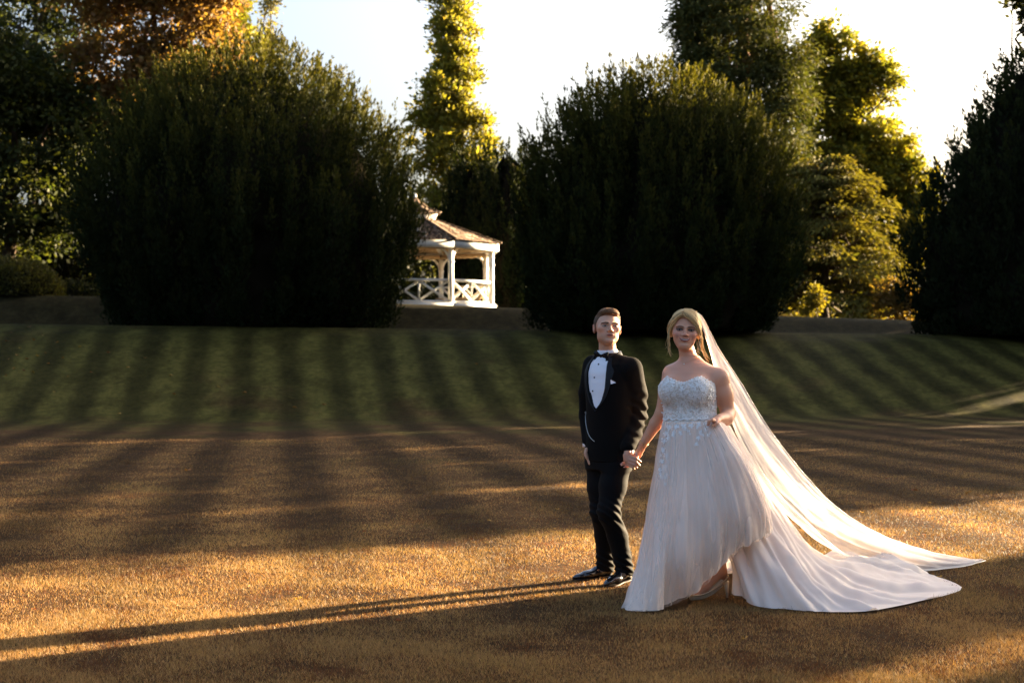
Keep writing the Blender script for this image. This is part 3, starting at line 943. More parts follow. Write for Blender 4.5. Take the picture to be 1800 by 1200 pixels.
def build_gazebo():
    R = 3.37
    c = at_ground(730, 55.0)
    c[2] = P(730, 541, 55)[2]
    root = empty('summerhouse', c, 'white octagonal summerhouse with crossed railings and a shingled roof', 'summerhouse')
    ang = [math.radians(16 + 45 * k) for k in range(8)]          # measured from +X towards the camera (-Y)

    def pt(k, r, z):
        a = ang[k % 8]
        return np.array([math.cos(a) * r, -math.sin(a) * r, z])

    def add(name, parts, m, par=root, col=None, smooth=False):
        V, F = join(parts)
        return mesh_np(name, V + c, F, m, par, col=col, smooth=smooth, origin=c)

    def ring_slab(r, z0, z1):
        V = np.array([pt(k, r, z) for z in (z0, z1) for k in range(8)] + [[0, 0, z0], [0, 0, z1]])
        F4 = np.array([[k, 8 + k, 8 + (k + 1) % 8, (k + 1) % 8] for k in range(8)])
        F3 = np.array([[8 + k, 17, 8 + (k + 1) % 8] for k in range(8)] + [[(k + 1) % 8, 16, k] for k in range(8)])
        return V, [F4, F3]

    rp = 3.08                     # post ring
    ze = 2.12                     # underside of the fascia
    add('floor', [ring_slab(3.22, -0.35, 0.0)], M_WHITE)
    for k in range(8):
        add('plinth_board', [beam(pt(k, 3.255, -0.02), pt(k + 1, 3.255, -0.02), 0.05, 0.20)], M_WHITE)
    proto = None
    for k in range(8):
        a = ang[k]
        Rz = np.array([[math.cos(-a), -math.sin(-a), 0], [math.sin(-a), math.cos(-a), 0], [0, 0, 1]])
        p0 = pt(k, rp, 0)
        parts = [box(p0 + [0, 0, ze / 2 + 0.05], (0.15, 0.15, ze + 0.1), Rz), box(p0 + [0, 0, 0.08], (0.19, 0.19, 0.16), Rz),
                 box(p0 + [0, 0, ze - 0.52], (0.19, 0.19, 0.05), Rz)]
        post = add('post', parts, M_WHITE)
        # curved brackets under the eaves, towards both neighbours
        for s in (1, -1):
            q = unit(pt(k + s, rp, 0) - p0)
            bp = []
            for i in range(6):
                t0, t1 = i / 6 * math.pi / 2, (i + 1) / 6 * math.pi / 2
                f = lambda t: p0 + q * (0.07 + 0.42 * (1 - math.cos(t))) + np.array([0, 0, ze - 0.48 + 0.46 * math.sin(t)])
                bp.append(beam(f(t0), f(t1) + (f(t1) - f(t0)) * 0.12, 0.06, 0.08))
            add('bracket', bp, M_WHITE, post)
    # railing panels: all sides but the far entrance
    for k in range(8):
        if k == 5:
            continue
        a, b = pt(k, rp, 0), pt(k + 1, rp, 0)
        q = unit(b - a)
        a2, b2 = a + q * 0.1, b - q * 0.1
        L = np.linalg.norm(b2 - a2)
        top = add('top_rail', [beam(a2 + [0, 0, 0.93], b2 + [0, 0, 0.93], 0.13, 0.09)], M_WHITE)
        add('bottom_rail', [beam(a2 + [0, 0, 0.13], b2 + [0, 0, 0.13], 0.08, 0.10)], M_WHITE)
        mid = (a2 + b2) / 2
        add('upright', [beam(mid + [0, 0, 0.18], mid + [0, 0, 0.885], 0.06, 0.06)], M_WHITE)
        inw = unit(-(a + b) / 2 * np.array([1, 1, 0]))
        for s, e in ((a2, mid), (mid, b2)):
            s1, e1 = s + q * 0.03, e - q * 0.03
            add('cross_brace', [beam(s1 + [0, 0, 0.19], e1 + [0, 0, 0.875], 0.045, 0.085)], M_WHITE)
            add('cross_brace', [beam(s1 + inw * 0.048 + [0, 0, 0.875], e1 + inw * 0.048 + [0, 0, 0.19], 0.045, 0.085)], M_WHITE)
        if k not in (0, 1, 2):
            # bench inside along the far rails
            i0, i1 = a2 + inw * 0.28 + [0, 0, 0.45], b2 + inw * 0.28 + [0, 0, 0.45]
            add('bench', [beam(i0, i1, 0.4, 0.05), beam(i0 + inw * .15 - [0, 0, .22], i1 + inw * .15 - [0, 0, .22], 0.03, 0.4)], M_BOARD)
    # fascia boards and ceiling beam
    for k in range(8):
        add('fascia_board', [beam(pt(k, 3.345, ze + 0.13), pt(k + 1, 3.345, ze + 0.13), 0.05, 0.27)], M_WHITE)
        add('eaves_beam', [beam(pt(k, rp - 0.02, ze + 0.03), pt(k + 1, rp - 0.02, ze + 0.03), 0.12, 0.16)], M_BOARD)
    # boarded ceiling: a shallow cone under the roof
    V = np.array([pt(k, 3.30, ze + 0.20) for k in range(8)] + [pt(k, 0.86, 3.24) for k in range(8)] + [[0, 0, 3.24]])
    F4 = np.array([[k, (k + 1) % 8, 8 + (k + 1) % 8, 8 + k] for k in range(8)])
    F3 = np.array([[8 + k, 8 + (k + 1) % 8, 16] for k in range(8)])
    add('ceiling', [(V, [F4, F3])], M_BOARD)
    for k in range(8):
        add('rafter', [beam(pt(k, 3.2, ze + 0.16), pt(k, 0.8, 3.16), 0.07, 0.12)], M_WHITE)
    # roof slopes: courses of shingles, each shingle its own slab
    rng = np.random.default_rng(12)

    def slope(name, r0, z0, r1, z1, courses, par, flare=0.0):
        parts, cols = [], []
        V = np.array([pt(k, r0, z0) for k in range(8)] + [pt(k, r1, z1) for k in range(8)])
        F = np.array([[k, 8 + k, 8 + (k + 1) % 8, (k + 1) % 8] for k in range(8)])
        rv = V.copy()
        body = mesh_np(name, rv + c, F[:, ::-1], M_SHINGLE, par, col=np.tile([0.06, 0.035, 0.02], (16, 1)), origin=c)
        for k in range(8):
            A0, B0, A1, B1 = pt(k, r0, z0), pt(k + 1, r0, z0), pt(k, r1, z1), pt(k + 1, r1, z1)
            e = unit(B0 - A0)
            upv = unit((A1 + B1) / 2 - (A0 + B0) / 2)
            nrm = unit(np.cross(upv, e))
            if nrm[2] < 0:
                nrm = -nrm
            H = np.linalg.norm((A1 + B1) / 2 - (A0 + B0) / 2)
            for j in range(courses):
                t0, t1 = j / courses, (j + 1.25) / courses
                a, b = A0 * (1 - t0) + A1 * t0, B0 * (1 - t0) + B1 * t0
                L = np.linalg.norm(b - a)
                x = -0.02
                while x < L - 0.02:
                    w = rng.uniform(0.14, 0.24)
                    x1 = min(x + w, L + 0.01)
                    lift = rng.uniform(0.018, 0.042)
                    lo = a + e * x - upv * rng.uniform(0, 0.03)
                    hl = H / courses * 1.22
                    th = 0.014
                    q = [lo + nrm * lift, lo + e * (x1 - x - 0.008) + nrm * lift, lo + e * (x1 - x - 0.008) + upv * hl + nrm * 0.006, lo + upv * hl + nrm * 0.006]
                    v = np.array(q + [p - nrm * th for p in q])
                    parts.append((v, np.array([[0, 1, 2, 3], [0, 4, 5, 1], [1, 5, 6, 2], [3, 7, 4, 0]])))
                    base = np.array([0.115, 0.070, 0.042]) if rng.random() < 0.7 else np.array([0.20, 0.135, 0.085])
                    if rng.random() < 0.12:
                        base = np.array([0.27, 0.22, 0.17])
                    cols.append(np.tile(base * rng.uniform(0.55, 1.25), (8, 1)))
                    x = x1 + 0.006
        V, F = join(parts)
        s = mesh_np('shingles', V + c, F, M_SHINGLE, body, col=np.concatenate(cols), origin=c)
        tag(s, kind='stuff')
        for k in range(8):
            parts2 = [beam(pt(k, r0 + 0.03, z0 + 0.05), pt(k, r1, z1 + 0.05), 0.15, 0.03)]
            Vh, Fh = join(parts2)
            mesh_np('hip_cap', Vh + c, Fh, M_SHINGLE, body, col=np.tile([0.12, 0.08, 0.05], (len(Vh), 1)), origin=c)
        return body

    slope('roof', 3.46, ze + 0.275, 0.86, 3.36, 11, root)
    # louvred lantern, its little roof and the finial
    zl = 3.34
    add('lantern', [ring_slab(0.80, zl - 0.1, zl + 0.22), ring_slab(0.90, zl + 0.225, zl + 0.30)], M_WHITE)
    for k in range(8):
        a, b = pt(k, 0.815, zl + 0.10), pt(k + 1, 0.815, zl + 0.10)
        for i in range(1, 5):
            p = a + (b - a) * i / 5
            add('louvre', [beam(p - [0, 0, .09], p + [0, 0, .10], 0.035, 0.035)], M_WHITE)
    slope('lantern_roof', 1.02, zl + 0.29, 0.42, zl + 0.52, 3, root)
    slope('lantern_cap', 0.44, zl + 0.515, 0.035, zl + 0.84, 4, root)
    add('finial', [tube([[0, 0, zl + 0.74], [0, 0, zl + 0.86], [0, 0, zl + 0.9], [0, 0, zl + .95], [0, 0, zl + 1.02], [0, 0, zl + 1.10]], [0.05, 0.05, 0.03, 0.055, 0.05, 0.012], 10)], M_WHITE, smooth=True)


build_gazebo()


# ------------------------------------------------------------------ fallen leaves
def fallen_leaves():
    rng = np.random.default_rng(90)
    protos = []
    for j, colr in enumerate([(0.30, 0.13, 0.03), (0.22, 0.07, 0.025), (0.38, 0.22, 0.06)]):
        m = leaf_mat('fallen_leaf_%d' % j, 0.3)
        a = np.linspace(0, 2 * np.pi, 11)[:-1]
        r = 0.045 * (0.7 + 0.3 * np.cos(5 * a)) * (1 + 0.25 * np.cos(a))
        V = np.stack([np.cos(a) * r, np.sin(a) * r, 0.012 * np.cos(2 * a) + 0.008], -1)
        V = np.concatenate([V, [[0, 0, 0.0]]])
        F = np.array([[i, (i + 1) % 10, 10] for i in range(10)])
        me_o = mesh_np('fallen_leaf', V, F, m, col=np.tile(colr, (11, 1)))
        protos.append(me_o)
    spots = []
    for u, v in [(24, 648), (42, 652), (58, 655), (85, 640), (12, 600), (35, 612), (60, 598), (20, 585), (75, 590), (100, 602), (10, 660), (95, 690), (120, 662), (160, 655), (225, 646), (255, 630),
                 (306, 693), (385, 680), (518, 716), (570, 712), (210, 727), (30, 625), (48, 632), (66, 626), (15, 632), (80, 620), (140, 610), (110, 630), (190, 620), (300, 660), (430, 690), (52, 575),
                 (525, 1061), (838, 640), (1607, 866), (1634, 888), (1703, 870), (1624, 946), (1652, 1022), (445, 846), (640, 940), (980, 900), (1740, 1010), (1560, 845), (1515, 905), (330, 830), (700, 1100), (1310, 1130), (170, 1000), (60, 1080), (860, 920)]:
        # walk down the line of sight to the turf
        r = ray(u, v)
        lo = None
        for d in np.arange(6, 60, 0.05):
            p = np.array([0, 0, CAM_H]) + r * (d / r[1])
            if p[2] <= float(terrain(p[0], p[1])):
                lo = p
                break
        if lo is not None:
            spots.append(lo)
    for i, p in enumerate(spots):
        src = protos[i % 3]
        o = src if i < 3 else src.copy()
        if i >= 3:
            COL.objects.link(o)
        sc = rng.uniform(0.8, 1.5) if p[1] > 15 else rng.uniform(0.35, 0.7)
        o.location = (p[0], p[1], float(terrain(p[0], p[1])) + 0.006 + 0.02 * (p[1] < 20))
        o.rotation_euler = (rng.uniform(-.35, .35), rng.uniform(-.35, .35), rng.uniform(0, 6.28))
        o.scale = (sc, sc, sc)
        tag(o, 'single dry brown leaf fallen on the mown grass', 'leaf', 'fallen leaves scattered over the lawn')


fallen_leaves()
# ------------------------------------------------------------------ sculpting tools: a distance field on a grid, meshed into one continuous skin
class Sculpt:
    def __init__(s, lo, hi, h, zbreaks=None):
        s.x = np.arange(lo[0], hi[0] + h, h)
        s.y = np.arange(lo[1], hi[1] + h, h)
        if zbreaks is None:
            s.z = np.arange(lo[2], hi[2] + h, h)
        else:
            z, zz = [], lo[2]
            for top, hz in zbreaks:
                while zz < top:
                    z.append(zz)
                    zz += hz
            z.append(zz)
            s.z = np.array(z)
        s.d = np.full((len(s.x), len(s.y), len(s.z)), 0.5, np.float32)

    def region(s, lo, hi):
        sl, pts = [], []
        for c, a, b in zip((s.x, s.y, s.z), lo, hi):
            i0, i1 = np.searchsorted(c, a), np.searchsorted(c, b)
            sl.append(slice(max(i0 - 1, 0), min(i1 + 1, len(c))))
            pts.append(c[sl[-1]])
        X = np.stack(np.meshgrid(*pts, indexing='ij'), -1)
        return tuple(sl), X

    def blend(s, lo, hi, fn, k=0.02, op='add'):
        m = k + 0.03
        sl, X = s.region(np.array(lo) - m, np.array(hi) + m)
        if 0 in X.shape:
            return
        b = fn(X).astype(np.float32)
        a = s.d[sl]
        if op == 'sub':
            h = np.maximum(k - np.abs(a + b), 0) / max(k, 1e-6)
            s.d[sl] = np.maximum(a, -b) + h * h * k * 0.25
        else:
            h = np.maximum(k - np.abs(a - b), 0) / max(k, 1e-6)
            s.d[sl] = np.minimum(a, b) - h * h * k * 0.25

    def cap(s, a, b, ra, rb, k=0.02, flat=None, op='add'):
        a, b = np.array(a, float), np.array(b, float)
        ab = b - a
        L2 = ab @ ab + 1e-12

        def f(X):
            w = X - a
            t = np.clip((w @ ab) / L2, 0, 1)
            w = w - t[..., None] * ab
            if flat is not None:
                n, q = np.array(flat[0], float), flat[1]
                n = n / np.linalg.norm(n)
                w = w + ((w @ n) * (q - 1))[..., None] * n
            return np.linalg.norm(w, axis=-1) - (ra + (rb - ra) * t)
        r = max(ra, rb)
        s.blend(np.minimum(a, b) - r, np.maximum(a, b) + r, f, k, op)

    def chain(s, pts, rads, k=0.02, flat=None):
        for i in range(len(pts) - 1):
            s.cap(pts[i], pts[i + 1], rads[i], rads[i + 1], k, flat)

    def ell(s, c, r, k=0.02, R=None, op='add'):
        c, r = np.array(c, float), np.array(r, float)
        R = np.eye(3) if R is None else np.asarray(R)

        def f(X):
            q = (X - c) @ R
            k0 = np.linalg.norm(q / r, axis=-1)
            k1 = np.linalg.norm(q / (r * r), axis=-1) + 1e-9
            return k0 * (k0 - 1) / k1
        m = r.max()
        s.blend(c - m, c + m, f, k, op)

    def loft(s, zs, a, b, cx, cy, yaw, k=0.02, infl=0.0, noise=None, p=2.0, zlim=None):
        """A torso: elliptic sections (half width a, half depth b) along z, centred at (cx,cy)(z), turned by yaw."""
        zs = np.array(zs, float)
        o = np.argsort(zs)
        zs = zs[o]
        a, b, cx, cy = [np.broadcast_to(np.array(q, float), zs.shape)[o] for q in (a, b, cx, cy)]
        cs, sn = math.cos(yaw), math.sin(yaw)
        z0, z1 = zlim or (zs[0], zs[-1])

        def f(X):
            z = X[..., 2]
            A, B = np.interp(z, zs, a) + infl, np.interp(z, zs, b) + infl
            dx, dy = X[..., 0] - np.interp(z, zs, cx), X[..., 1] - np.interp(z, zs, cy)
            u = dx * cs + dy * sn
            v = -dx * sn + dy * cs
            q = ((np.abs(u) / A) ** p + (np.abs(v) / B) ** p) ** (1 / p)
            g = np.sqrt((u / (A * A)) ** 2 + (v / (B * B)) ** 2) + 1e-6
            d = (q - 1) * np.where(q > 0.05, q / g, A)
            d = np.where(q < 0.05, -np.minimum(A, B), d)
            if noise is not None:
                d = d + noise(X)
            return np.maximum(d, np.maximum(z0 - z, z - z1))
        m = max(a.max(), b.max()) + infl + 0.02
        s.blend((cx.min() - m, cy.min() - m, z0), (cx.max() + m, cy.max() + m, z1), f, k)

    def bump(s, c, sig, amp, R=None):
        """Raise (amp > 0) or press in (amp < 0) the skin around a point."""
        c, sig = np.array(c, float), np.broadcast_to(np.array(sig, float), (3,))
        m = sig.max() * 3
        sl, X = s.region(c - m, c + m)
        if 0 in X.shape:
            return
        q = X - c
        if R is not None:
            q = q @ np.asarray(R)
        s.d[sl] -= (amp * np.exp(-0.5 * ((q / sig) ** 2).sum(-1))).astype(np.float32)

    def carve(s, fn, lo, hi, k=0.004):
        s.blend(lo, hi, fn, k, 'sub')

    def warp(s, fn, lo, hi):
        sl, X = s.region(lo, hi)
        s.d[sl] += fn(X).astype(np.float32)

    def mesh(s):
        d = s.d
        ins = d < 0
        nx, ny, nz = d.shape
        c = np.zeros((nx - 1, ny - 1, nz - 1), np.uint8)
        for i in (0, 1):
            for j in (0, 1):
                for k in (0, 1):
                    c += ins[i:nx - 1 + i, j:ny - 1 + j, k:nz - 1 + k]
        act = (c > 0) & (c < 8)
        I, J, K = np.nonzero(act)
        idx = np.full(act.shape, -1, np.int32)
        idx[I, J, K] = np.arange(len(I))
        acc = np.zeros((len(I), 3))
        cnt = np.zeros(len(I))
        C = (s.x, s.y, s.z)
        for ax in range(3):
            o1, o2 = [q for q in range(3) if q != ax]
            for p in (0, 1):
                for q in (0, 1):
                    a = [I.copy(), J.copy(), K.copy()]
                    a[o1] = a[o1] + p
                    a[o2] = a[o2] + q
                    b = [t.copy() for t in a]
                    b[ax] = b[ax] + 1
                    da, db = d[tuple(a)], d[tuple(b)]
                    cr = (da < 0) != (db < 0)
                    t = np.where(cr, da / (da - db + 1e-12), 0)
                    pos = np.stack([C[m][a[m]] for m in range(3)], -1).astype(float)
                    pos[:, ax] += t * (C[ax][b[ax]] - C[ax][a[ax]])
                    acc += pos * cr[:, None]
                    cnt += cr
        V = acc / np.maximum(cnt, 1)[:, None]
        Fs = []
        for ax in range(3):
            o1, o2 = [(1, 2), (2, 0), (0, 1)][ax]
            lo = [slice(None)] * 3
            hi = [slice(None)] * 3
            lo[ax] = slice(0, -1)
            hi[ax] = slice(1, None)
            A, B = ins[tuple(lo)], ins[tuple(hi)]
            E = np.nonzero(A != B)
            E = [e for e in E]
            ok = (E[o1] > 0) & (E[o2] > 0) & (E[o1] < d.shape[o1] - 1) & (E[o2] < d.shape[o2] - 1)
            E = [e[ok] for e in E]
            flip = B[tuple(E)]
            q = []
            for p1, p2 in ((1, 1), (0, 1), (0, 0), (1, 0)):
                e = [t.copy() for t in E]
                e[o1] -= p1
                e[o2] -= p2
                q.append(idx[tuple(e)])
            Q = np.stack(q, -1)
            Q[flip] = Q[flip][:, ::-1]
            Fs.append(Q)
        return V, np.concatenate(Fs)


def relax(V, F, it=1, lam=0.5, mask=None):
    """Laplacian smoothing."""
    E = np.concatenate([F[:, [i, (i + 1) % F.shape[1]]] for i in range(F.shape[1])])
    n = len(V)
    deg = np.bincount(E[:, 0], minlength=n) + np.bincount(E[:, 1], minlength=n)
    for _ in range(it):
        S = np.zeros_like(V)
        for k in range(3):
            S[:, k] = np.bincount(E[:, 0], V[E[:, 1], k], n) + np.bincount(E[:, 1], V[E[:, 0], k], n)
        W = S / np.maximum(deg, 1)[:, None]
        l = lam if mask is None else lam * mask[:, None]
        V = V + (W - V) * l
    return V


def bvh(V, F):
    return BVHTree.FromPolygons([tuple(map(float, v)) for v in V], [tuple(map(int, f)) for f in F])


def bvh_many(items):
    V, F = join(items)
    return BVHTree.FromPolygons([tuple(map(float, v)) for v in V], [tuple(int(i) for i in f) for ff in F for f in ff])


def hit_px(tree, u, v, off=0.002):
    """Where the line of sight (u,v) meets a surface; pushed off along the surface normal."""
    r = ray(u, v)
    p, n, _, dist = tree.ray_cast(Vector((0, 0, CAM_H)), Vector(r).normalized())
    if p is None:
        return None
    n = np.array(n)
    if n @ r > 0:
        n = -n
    return np.array(p) + n * off


def px_patch(tree, rows, off=0.003, thick=0.002, fallback=9.0):
    """rows: list of equal-length lists of (u,v): a sheet laid on a surface, with thickness."""
    nu, nv = len(rows), len(rows[0])
    pts = np.zeros((nu, nv, 3))
    last = None
    for i in range(nu):
        for j in range(nv):
            h = hit_px(tree, rows[i][j][0], rows[i][j][1], off)
            if h is None:
                h = last if last is not None else P(rows[i][j][0], rows[i][j][1], fallback)
                rr = ray(*rows[i][j])
                h = np.array([0, 0, CAM_H]) + rr * ((h[1]) / rr[1])
            pts[i, j] = last = h
    return pts


def sheet(pts, thick):
    """Grid of points -> closed thin slab."""
    nu, nv = pts.shape[:2]
    du = np.gradient(pts, axis=0)
    dv = np.gradient(pts, axis=1)
    n = unit(np.cross(du, dv))
    cam_dir = unit(np.array([0, 0, CAM_H]) - pts)
    sgn = np.sign((n * cam_dir).sum(-1, keepdims=True).mean())
    n = n * sgn
    A = pts.reshape(-1, 3)
    B = (pts - n * thick).reshape(-1, 3)
    F = grid_faces(nu, nv)
    m = nu * nv
    edge = []
    for i in range(nu - 1):
        edge += [[i * nv, (i + 1) * nv, m + (i + 1) * nv, m + i * nv], [(i + 1) * nv + nv - 1, i * nv + nv - 1, m + i * nv + nv - 1, m + (i + 1) * nv + nv - 1]]
    for j in range(nv - 1):
        edge += [[j + 1, j, m + j, m + j + 1], [(nu - 1) * nv + j, (nu - 1) * nv + j + 1, m + (nu - 1) * nv + j + 1, m + (nu - 1) * nv + j]]
    return np.concatenate([A, B]), np.concatenate([F, F[:, ::-1] + m, np.array(edge)])


def ruled(left, right, n_u, n_v):
    """Pixel rows between two polylines, both resampled to n_u rows of n_v points."""
    def res(pl):
        pl = np.array(pl, float)
        s = np.concatenate([[0], np.cumsum(np.linalg.norm(np.diff(pl, axis=0), axis=1))])
        t = np.linspace(0, s[-1], n_u)
        return np.stack([np.interp(t, s, pl[:, 0]), np.interp(t, s, pl[:, 1])], -1)
    a, b = res(left), res(right)
    t = np.linspace(0, 1, n_v)[None, :, None]
    return (a[:, None] * (1 - t) + b[:, None] * t)


def head_frame(yaw, pitch, roll):
    cy, sy = math.cos(yaw), math.sin(yaw)
    Rz = np.array([[cy, -sy, 0], [sy, cy, 0], [0, 0, 1]])
    a = -pitch
    Rx = np.array([[1, 0, 0], [0, math.cos(a), -math.sin(a)], [0, math.sin(a), math.cos(a)]])
    Ry = np.array([[math.cos(roll), 0, math.sin(roll)], [0, 1, 0], [-math.sin(roll), 0, math.cos(roll)]])
    return Rz @ Rx @ Ry


class Head:
    def __init__(s, c, yaw, pitch, roll, sc=1.0, wide=1.0):
        s.c, s.R, s.sc, s.wide = np.array(c, float), head_frame(yaw, pitch, roll), sc, wide

    def w(s, l):
        l = np.array(l, float) * s.sc
        l = l * np.array([s.wide, 1, 1])
        return s.c + s.R @ l if l.ndim == 1 else s.c + l @ s.R.T

    def sculpt(s, S, female=False):
        R, q = s.R, s.sc
        w = s.w
        e = lambda c, r, k: S.ell(w(c), np.array(r) * q * np.array([s.wide, 1, 1]), k * q, R)
        cap = lambda a, b, ra, rb, k: S.cap(w(a), w(b), ra * q, rb * q, k * q)
        e((0, 0.014, 0.032), (0.074, 0.094, 0.086), 0.02)                # skull
        e((0, -0.036, -0.020), (0.061, 0.060, 0.075), 0.03)             # face
        e((0, -0.040, -0.066), (0.050 if female else 0.053, 0.052, 0.042), 0.03)   # jaw
        if female:
            e((0, -0.074, -0.094), (0.019, 0.018, 0.016), 0.028)
            for sx in (-1, 1):
                e((sx * 0.037, -0.062, -0.022), (0.026, 0.028, 0.026), 0.02)    # cheeks lifted by the smile
        else:
            e((0, -0.076, -0.094), (0.024, 0.020, 0.017), 0.024)
            for sx in (-1, 1):
                e((sx * 0.040, -0.008, -0.064), (0.014, 0.022, 0.022), 0.03)
                e((sx * 0.043, -0.064, -0.012), (0.020, 0.022, 0.018), 0.022)
        # brow ridge, nose, lips
        for sx in (-1, 1):
            cap((sx * 0.012, -0.092, 0.020), (sx * 0.045, -0.078, 0.020), 0.008 if not female else 0.006, 0.008, 0.016)
        nb = 0.0075 if not female else 0.0065
        cap((0, -0.094, 0.012), (0, -0.112, -0.022), nb, nb + 0.002, 0.010)
        e((0, -0.113, -0.0265), (0.0105, 0.0105, 0.0090), 0.006)
        for sx in (-1, 1):
            e((sx * 0.0125, -0.103, -0.0300), (0.0075, 0.0090, 0.0072), 0.006)
        # eyes: press in the sockets, then round the lids back out
        for sx in (-1, 1):
            S.bump(w((sx * 0.031, -0.098, 0.003)), (0.014 * q, 0.018 * q, 0.0095 * q), -0.012 * q, R)
            e((sx * 0.031, -0.0795, 0.002), (0.0145, 0.0135, 0.0115), 0.005)
        S.bump(w((0, -0.104, -0.0445)), (0.005 * q, 0.01 * q, 0.006 * q), -0.0025 * q, R)
        mw = 0.020 if not female else 0.025
        e((0, -0.0935, -0.0540), (mw, 0.0085, 0.0050), 0.006)
        e((0, -0.0915, -0.0640), (mw * 0.85, 0.0090, 0.0060), 0.006)
        S.bump(w((0, -0.098, -0.0775)), (0.02 * q, 0.012 * q, 0.006 * q), -0.004 * q, R)
        # ears
        for sx in (-1, 1):
            S.ell(w((sx * 0.076, 0.012, -0.008)), np.array((0.0085, 0.019, 0.031)) * q, 0.006 * q, R @ head_frame(sx * 0.45, 0.0, 0.12 * sx))
            S.ell(w((sx * 0.084, 0.004, -0.004)), np.array((0.006, 0.009, 0.017)) * q, 0.004 * q, R, op='sub')

    def face_patch(s, tree, lower, upper, n=9, m=4, off=0.0012):
        """A small sheet on the face between two local (x,z) curves."""
        rows = ruled([(a, b) for a, b in lower], [(a, b) for a, b in upper], n, m)
        pts = np.zeros((n, m, 3))
        for i in range(n):
            for j in range(m):
                o = s.w((rows[i, j, 0], -0.25, rows[i, j, 1]))
                dvec = s.R @ np.array([0, 1.0, 0])
                p, nn, _, _ = tree.ray_cast(Vector(o), Vector(dvec))
                if p is None:
                    p, nn = Vector(s.w((rows[i, j, 0], -0.09, rows[i, j, 1]))), Vector(-dvec)
                nn = np.array(nn)
                pts[i, j] = np.array(p) - dvec * off
        return pts


def strands(curves, r0, r1=None, n=4, taper=True):
    parts = []
    for c in curves:
        c = np.asarray(c, float)
        m = len(c)
        t = np.linspace(0, 1, m)
        r = r0 * (np.sin(np.pi * (0.12 + 0.86 * t)) ** 0.6 if taper else np.ones(m))
        parts.append(tube(c, r, n, cap=False))
    return join(parts)


def smooth_curve(pts, n):
    """Catmull-Rom through the points."""
    p = np.asarray(pts, float)
    m = len(p)
    t = np.linspace(0, m - 1, n)
    i = np.clip(t.astype(int), 0, m - 2)
    f = (t - i)[:, None]
    p0, p1, p2, p3 = p[np.clip(i - 1, 0, m - 1)], p[i], p[i + 1], p[np.clip(i + 2, 0, m - 1)]
    return 0.5 * (2 * p1 + (p2 - p0) * f + (2 * p0 - 5 * p1 + 4 * p2 - p3) * f ** 2 + (3 * p1 - p0 - 3 * p2 + p3) * f ** 3)


def resample_grid(mer, nu, nv):
    """Control meridians (k, m, 3) -> smooth (nu, nv, 3) sheet."""
    a = np.stack([smooth_curve(c, nv) for c in mer])
    out = np.zeros((nu, nv, 3))
    for j in range(nv):
        out[:, j] = smooth_curve(a[:, j], nu)
    return out


def sheet_normals(G):
    return unit(np.cross(np.gradient(G, axis=0), np.gradient(G, axis=1)))


def skin_mat(name, base, sss=0.12):
    m = mat(name, base, 0.48, 0.35)
    N, L, b = nt(m)
    at = N.new('ShaderNodeAttribute')
    at.attribute_name = 'Col'
    L.new(at.outputs['Color'], b.inputs['Base Color'])
    b.inputs['Subsurface Weight'].default_value = sss
    b.inputs['Subsurface Radius'].default_value = (1.0, 0.35, 0.2)
    b.inputs['Subsurface Scale'].default_value = 0.006
    n2 = N.new('ShaderNodeTexNoise')
    n2.inputs['Scale'].default_value = 260
    bp = N.new('ShaderNodeBump')
    bp.inputs['Strength'].default_value = 0.06
    bp.inputs['Distance'].default_value = 0.002
    L.new(n2.outputs['Fac'], bp.inputs['Height'])
    L.new(bp.outputs['Normal'], b.inputs['Normal'])
    return m


def attr_mat(name, rough=0.5, spec=0.3, sheen=0.0):
    m = mat(name, (0.5, 0.5, 0.5), rough, spec, sheen=sheen)
    N, L, b = nt(m)
    at = N.new('ShaderNodeAttribute')
    at.attribute_name = 'Col'
    L.new(at.outputs['Color'], b.inputs['Base Color'])
    return m


def paint(V, base, spots):
    """Skin colour with soft spots: (centre, sigma, colour, strength)."""
    c = np.tile(np.array(base, float), (len(V), 1))
    for ctr, sig, col, st in spots:
        w = st * np.exp(-0.5 * (((V - ctr) / sig) ** 2).sum(-1))[:, None]
        c = c * (1 - w) + np.array(col) * w
    return c
# ------------------------------------------------------------------ the man in the dinner suit
GD = 9.25
SK_M = np.array([0.56, 0.31, 0.20])


